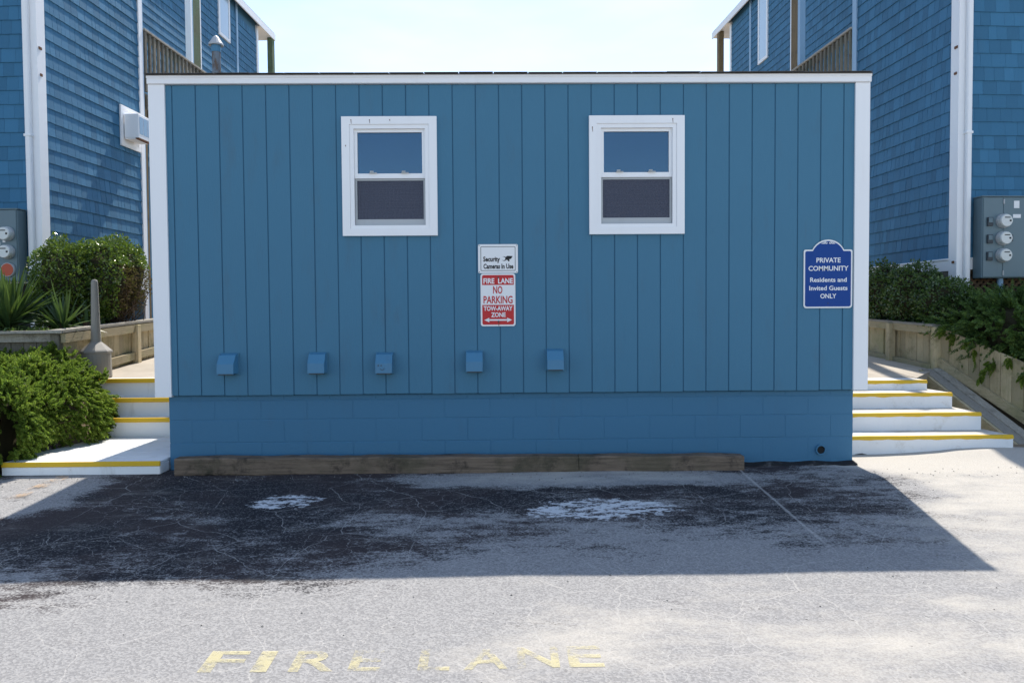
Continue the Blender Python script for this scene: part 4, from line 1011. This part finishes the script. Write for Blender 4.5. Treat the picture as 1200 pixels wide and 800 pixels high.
v, fs = leaf_cloud(P_[top_], N_[top_], 110, .055, .042, .8); MB().add(v, fs).build('ivy_leaves', m_ivy, jn, fix=False)

# right juniper over the planter wall
JR = [((5.85,2.15,1.10),(.60,.62,.40)), ((5.55,2.55,1.15),(.36,.40,.30)), ((6.05,1.45,.80),(.50,.50,.40)), ((6.4,2.4,1.15),(.6,.7,.42)), ((6.35,.8,.52),(.45,.5,.36)), ((5.62,1.95,1.02),(.30,.40,.26))]
jn = plant('juniper_shrub', (5.9,2.0,.8), 'dark green feathery juniper hanging over the right planter wall', 'shrub')
P_, N_ = blob_points(JR, 9000, .26); keep = P_[:,2] > .55; P_, N_ = P_[keep], N_[keep]
me = plumes(P_, N_, 2300, .22, (-.35,-.2,.2), 15, 5, .036, .0085, .7); me.materials.append(m_jundark); link('foliage', me, jn)
core(JR, .68).build('inner_branches', m_core, jn, fix=False)
# hanging branch tips
hp = []; hn = []; b = MB()
for (bx, by, bz, ex, ey, ez) in [(5.45,2.2,1.15,5.17,2.25,1.06),(5.5,2.1,1.1,5.24,1.92,.86),(5.6,1.9,1.0,5.30,1.65,.72),(5.6,1.8,.95,5.22,1.72,.64),(5.75,1.6,.9,5.42,1.35,.62),(5.8,1.4,.8,5.45,1.2,.50),(5.5,2.4,1.2,5.10,2.3,1.12),(5.7,1.7,.95,5.36,1.50,.80),(5.55,2.0,1.1,5.22,1.98,.98)]:
    A_, E_ = Vector((bx,by,bz)), Vector((ex,ey,ez)); mid = (A_+E_)/2+Vector((-.03,0,.08)); pts_ = []
    for q in range(9):
        t = q/8; pt = A_*(1-t)**2+mid*2*t*(1-t)+E_*t*t; pts_.append(pt)
        for z_ in range(5): hp.append(tuple(pt)); hn.append(tuple((E_-A_).normalized()*.7+Vector(rng.normal(0,.3,3))+Vector((0,0,-.2))))
    b.tube(pts_, [.006*(1-.08*i) for i in range(9)], 5)
b.build('stems', m_bark, jn)
me = plumes(np.array(hp), np.array(hn), 170, .13, (0,0,-.1), 14, 5, .030, .007, .5, .2); me.materials.append(m_jun); link('hanging_sprays', me, jn)

# left hedge and its dead end
HB = [((-5.28,2.55,1.75),(.36,.38,.52)), ((-5.0,2.85,1.78),(.34,.40,.52)), ((-4.98,3.35,1.85),(.30,.45,.50)), ((-5.25,2.6,1.42),(.40,.38,.36))]
hg = plant('hedge_shrub', (-5.1,2.9,1.15), 'rounded glossy green hedge with a dead brown end on the left planter', 'hedge')
P_, N_ = blob_points(HB, 26000, .2)
dead = (P_[:,0]-(-4.86)+.35*(P_[:,1]-2.9) > .0) & (P_[:,2] < 1.98) & (P_[:,1] > 2.75)
v, fs = leaf_cloud(P_[~dead], N_[~dead], 26000, .036, .021, .7); MB().add(v, fs).build('foliage', m_hedge, hg, fix=False)
v, fs = leaf_cloud(P_[dead], N_[dead], 1500, .05, .016, .9); MB().add(v, fs).build('dead_leaves', m_dead, hg, fix=False)
core(HB, .78).build('inner_branches', m_core, hg, fix=False)
b = MB()
for i in range(70):
    p = P_[dead][rng.integers(0, dead.sum())] if dead.sum() else P_[0]; e = Vector(p)+Vector(rng.normal(0,.05,3)); s0 = Vector((-4.95+rng.normal(0,.08), 3.0+rng.normal(0,.15), 1.2)); b.tube([s0, (s0+e)/2+Vector(rng.normal(0,.06,3)), e], [.007,.005,.002], 4)
b.build('twigs', m_bark, hg)

# right bush
BB = [((5.30,3.35,1.55),(.34,.50,.42)), ((5.42,2.85,1.42),(.36,.40,.34)), ((5.22,4.0,1.60),(.25,.50,.42)), ((5.45,2.6,1.28),(.30,.30,.26))]
bs = plant('evergreen_bush', (5.35,3.2,1.1), 'dark round leafy bush between the right corner board and shingled house', 'bush')
P_, N_ = blob_points(BB, 20000, .24)
v, fs = leaf_cloud(P_, N_, 20000, .040, .022, .7); MB().add(v, fs).build('foliage', m_bush, bs, fix=False)
core(BB, .76).build('inner_branches', m_core, bs, fix=False)
b = MB()
for i in range(14):
    e = Vector(P_[rng.integers(0, len(P_))]); b.tube([(5.33,3.1,1.05), (Vector((5.33,3.1,1.3))+e)/2, e], [.014,.009,.003], 5)
b.build('stems', m_bark, bs)

# yuccas
def yucca(c, n, L, label, seed):
    rr = np.random.default_rng(seed); yk = plant('yucca', c, label, 'yucca', 'yuccas on the left planter'); v = []; fs = []
    for i in range(n):
        az = rr.uniform(0, 2*math.pi); el = rr.uniform(-.15, 1.45); l = L*rr.uniform(.7, 1.1); w = .024*rr.uniform(.8, 1.2)*(L/.6)**.3
        d = Vector((math.cos(az)*math.cos(el), math.sin(az)*math.cos(el), math.sin(el))); sd_ = Vector((-math.sin(az), math.cos(az), 0)); q = Vector(c)+Vector((0,0,.06+.12*rr.random())); o = len(v); ns = 6
        for k_ in range(ns+1):
            t = k_/ns; ww = w*(.55+1.6*t*(1-t))*(1-t**4)+.0005; up = sd_.cross(d)
            v += [q-sd_*ww+up*ww*-.45*-1, q, q+sd_*ww+up*ww*.45]
            q = q+d*(l/ns); d = (d+Vector((0,0,-.05*math.cos(el)*(1+t)))).normalized()
        for k_ in range(ns):
            a = o+k_*3; fs += [(a, a+1, a+4, a+3), (a+1, a+2, a+5, a+4)]
    MB().add(v, fs).build('leaf_rosette', m_yucca, yk, fix=False)
    MB().tube([Vector(c)-Vector((0,0,.1)), Vector(c)+Vector((0,0,.2))], [.05,.035], 8).build('trunk', m_bark, yk)
yucca((-5.52,1.85,1.14), 150, .68, 'large spiky yucca in front of the left meter box', 3)
yucca((-4.98,1.95,1.12), 34, .50, 'small spiky yucca beside the white post, left of the ash receptacle', 5)
yucca((-4.88,2.25,1.10), 14, .30, 'tiny yucca behind the ash receptacle at the foot of the hedge', 8)
# planter soil
b = MB(); b.box(-7.4, -4.75, 1.5, 2.75, .5, 1.12); b.box(-5.6, -4.75, 2.751, 6.2, .5, 1.2); tag(b.build('soil', m_soil), kind='structure')
b = MB(); b.box(5.16, 7.5, 2.45, 6.0, .5, 1.06)
b.hexa([(5.22,2.44,0),(7.5,2.44,0),(7.5,.2,0),(5.9,.2,0),(5.22,2.44,1.05),(7.5,2.44,1.05),(7.5,.2,.1),(5.9,.2,.1)]); tag(b.build('soil', m_soil), kind='structure')
# low ground cover along the cap
gp = np.array([[rng.uniform(-5.5,-4.8), rng.uniform(1.5,1.9), 1.12+rng.uniform(0,.10)] for _ in range(400)]); gn = np.tile([0,-.3,1.], (400,1))
v, fs = leaf_cloud(gp, gn, 700, .05, .02, .8)
tag(MB().add(v, fs).build('ground_cover', m_ivy, fix=False), 'low green ground cover along the left planter edge', 'ground cover', kind='stuff')
# dead leaves and pebbles
v = []; fs = []
pb = MB()
for i in range(420):
    x = rng.uniform(-4.6, 4.6); y = rng.choice([rng.uniform(-4.6,-.3), rng.uniform(-.45,-.18)]); r_ = rng.uniform(.003,.008)
    z = gz(x, y)+rough(x, y)+.001
    t = rng.uniform(0,3); p = [(x+r_*math.cos(t+q*1.256)*rng.uniform(.7,1.2), y+r_*math.sin(t+q*1.256), z) for q in range(5)]
    pb.add(p+[(x, y, z+r_*.9)], [(q, (q+1) % 5, 5) for q in range(5)])
k = NT('pebble'); m_peb = k.fin(k.bsdf(k.mix(k.island(), (.06,.055,.05), (.30,.28,.25)), .9))
tag(pb.build('pebbles', m_peb, fix=False), 'loose dark pebbles scattered on the pavement', 'pebbles', kind='stuff')

# ------------------------------------------------------------------ painted FIRE LANE lettering and bay line on the pavement
def wornpaint(name, col, lo, hi):
    k = NT(name); n = k.noise(k.pos, 7, 8, .75); n2 = k.noise(k.pos, 60, 4, .7); X = k.xyz(k.pos)[0]
    w = k.math('ADD', k.math('MULTIPLY', n, .75), k.math('MULTIPLY', n2, .35))
    # thinnest in the middle of the word where sand has scoured it
    g = k.math('MULTIPLY', k.sm(k.math('ABSOLUTE', k.math('ADD', X, .42)), .75, .1), .075)
    a = k.sm(k.math('SUBTRACT', w, g), lo, hi)
    b = k.bsdf(k.mix(k.sm(n2, .4, .7), col, tuple(x*.8+.1 for x in col)), .8); tr = k.n('ShaderNodeBsdfTransparent'); ms = k.n('ShaderNodeMixShader')
    k.set(ms.inputs[0], k.math('MULTIPLY', a, .66)); k.t.links.new(tr.outputs[0], ms.inputs[1]); k.t.links.new(b, ms.inputs[2])
    return k.fin(ms.outputs[0])
m_lane = wornpaint('worn_yellow_paint', (.62,.55,.30), .42, .62); m_bay = wornpaint('worn_orange_paint', (.42,.27,.14), .52, .66)
fl = thing('fire_lane_lettering', (-.55, -3.6, -.13), 'worn yellow FIRE LANE lettering painted on the pavement', 'road marking')
for ch, xa, xb in (('F',-1.405,-1.235),('I',-1.185,-1.115),('R',-1.025,-.835),('E',-.775,-.640),('L',-.480,-.345),('A',-.285,-.095),('N',-.055,.125),('E',.165,.315)):
    v, fs = text_polys(ch, bold=.018); x0_, x1_ = v[:,0].min(), v[:,0].max(); zz0, zz1 = v[:,1].min(), v[:,1].max()
    pts_ = [(xa+(p[0]-x0_)/(x1_-x0_)*(xb-xa), -3.685+(p[1]-zz0)/(zz1-zz0)*.195, 0) for p in v]
    MB().add([(p[0], p[1], SL*p[1]+rough(p[0], p[1])+.0025) for p in pts_], fs).build('letter', m_lane, fl, fix=False)
o = MB().add([(-3.93,-.95,gz(0,-.95)+.012),(-3.81,-.95,gz(0,-.95)+.012),(-3.79,-.14,gz(0,-.14)+.012),(-3.91,-.14,gz(0,-.14)+.012)], [(0,1,2,3)]).build('bay_line', m_bay, fix=False)
tag(o, 'faded orange painted line in front of the left wooden steps', 'road marking')
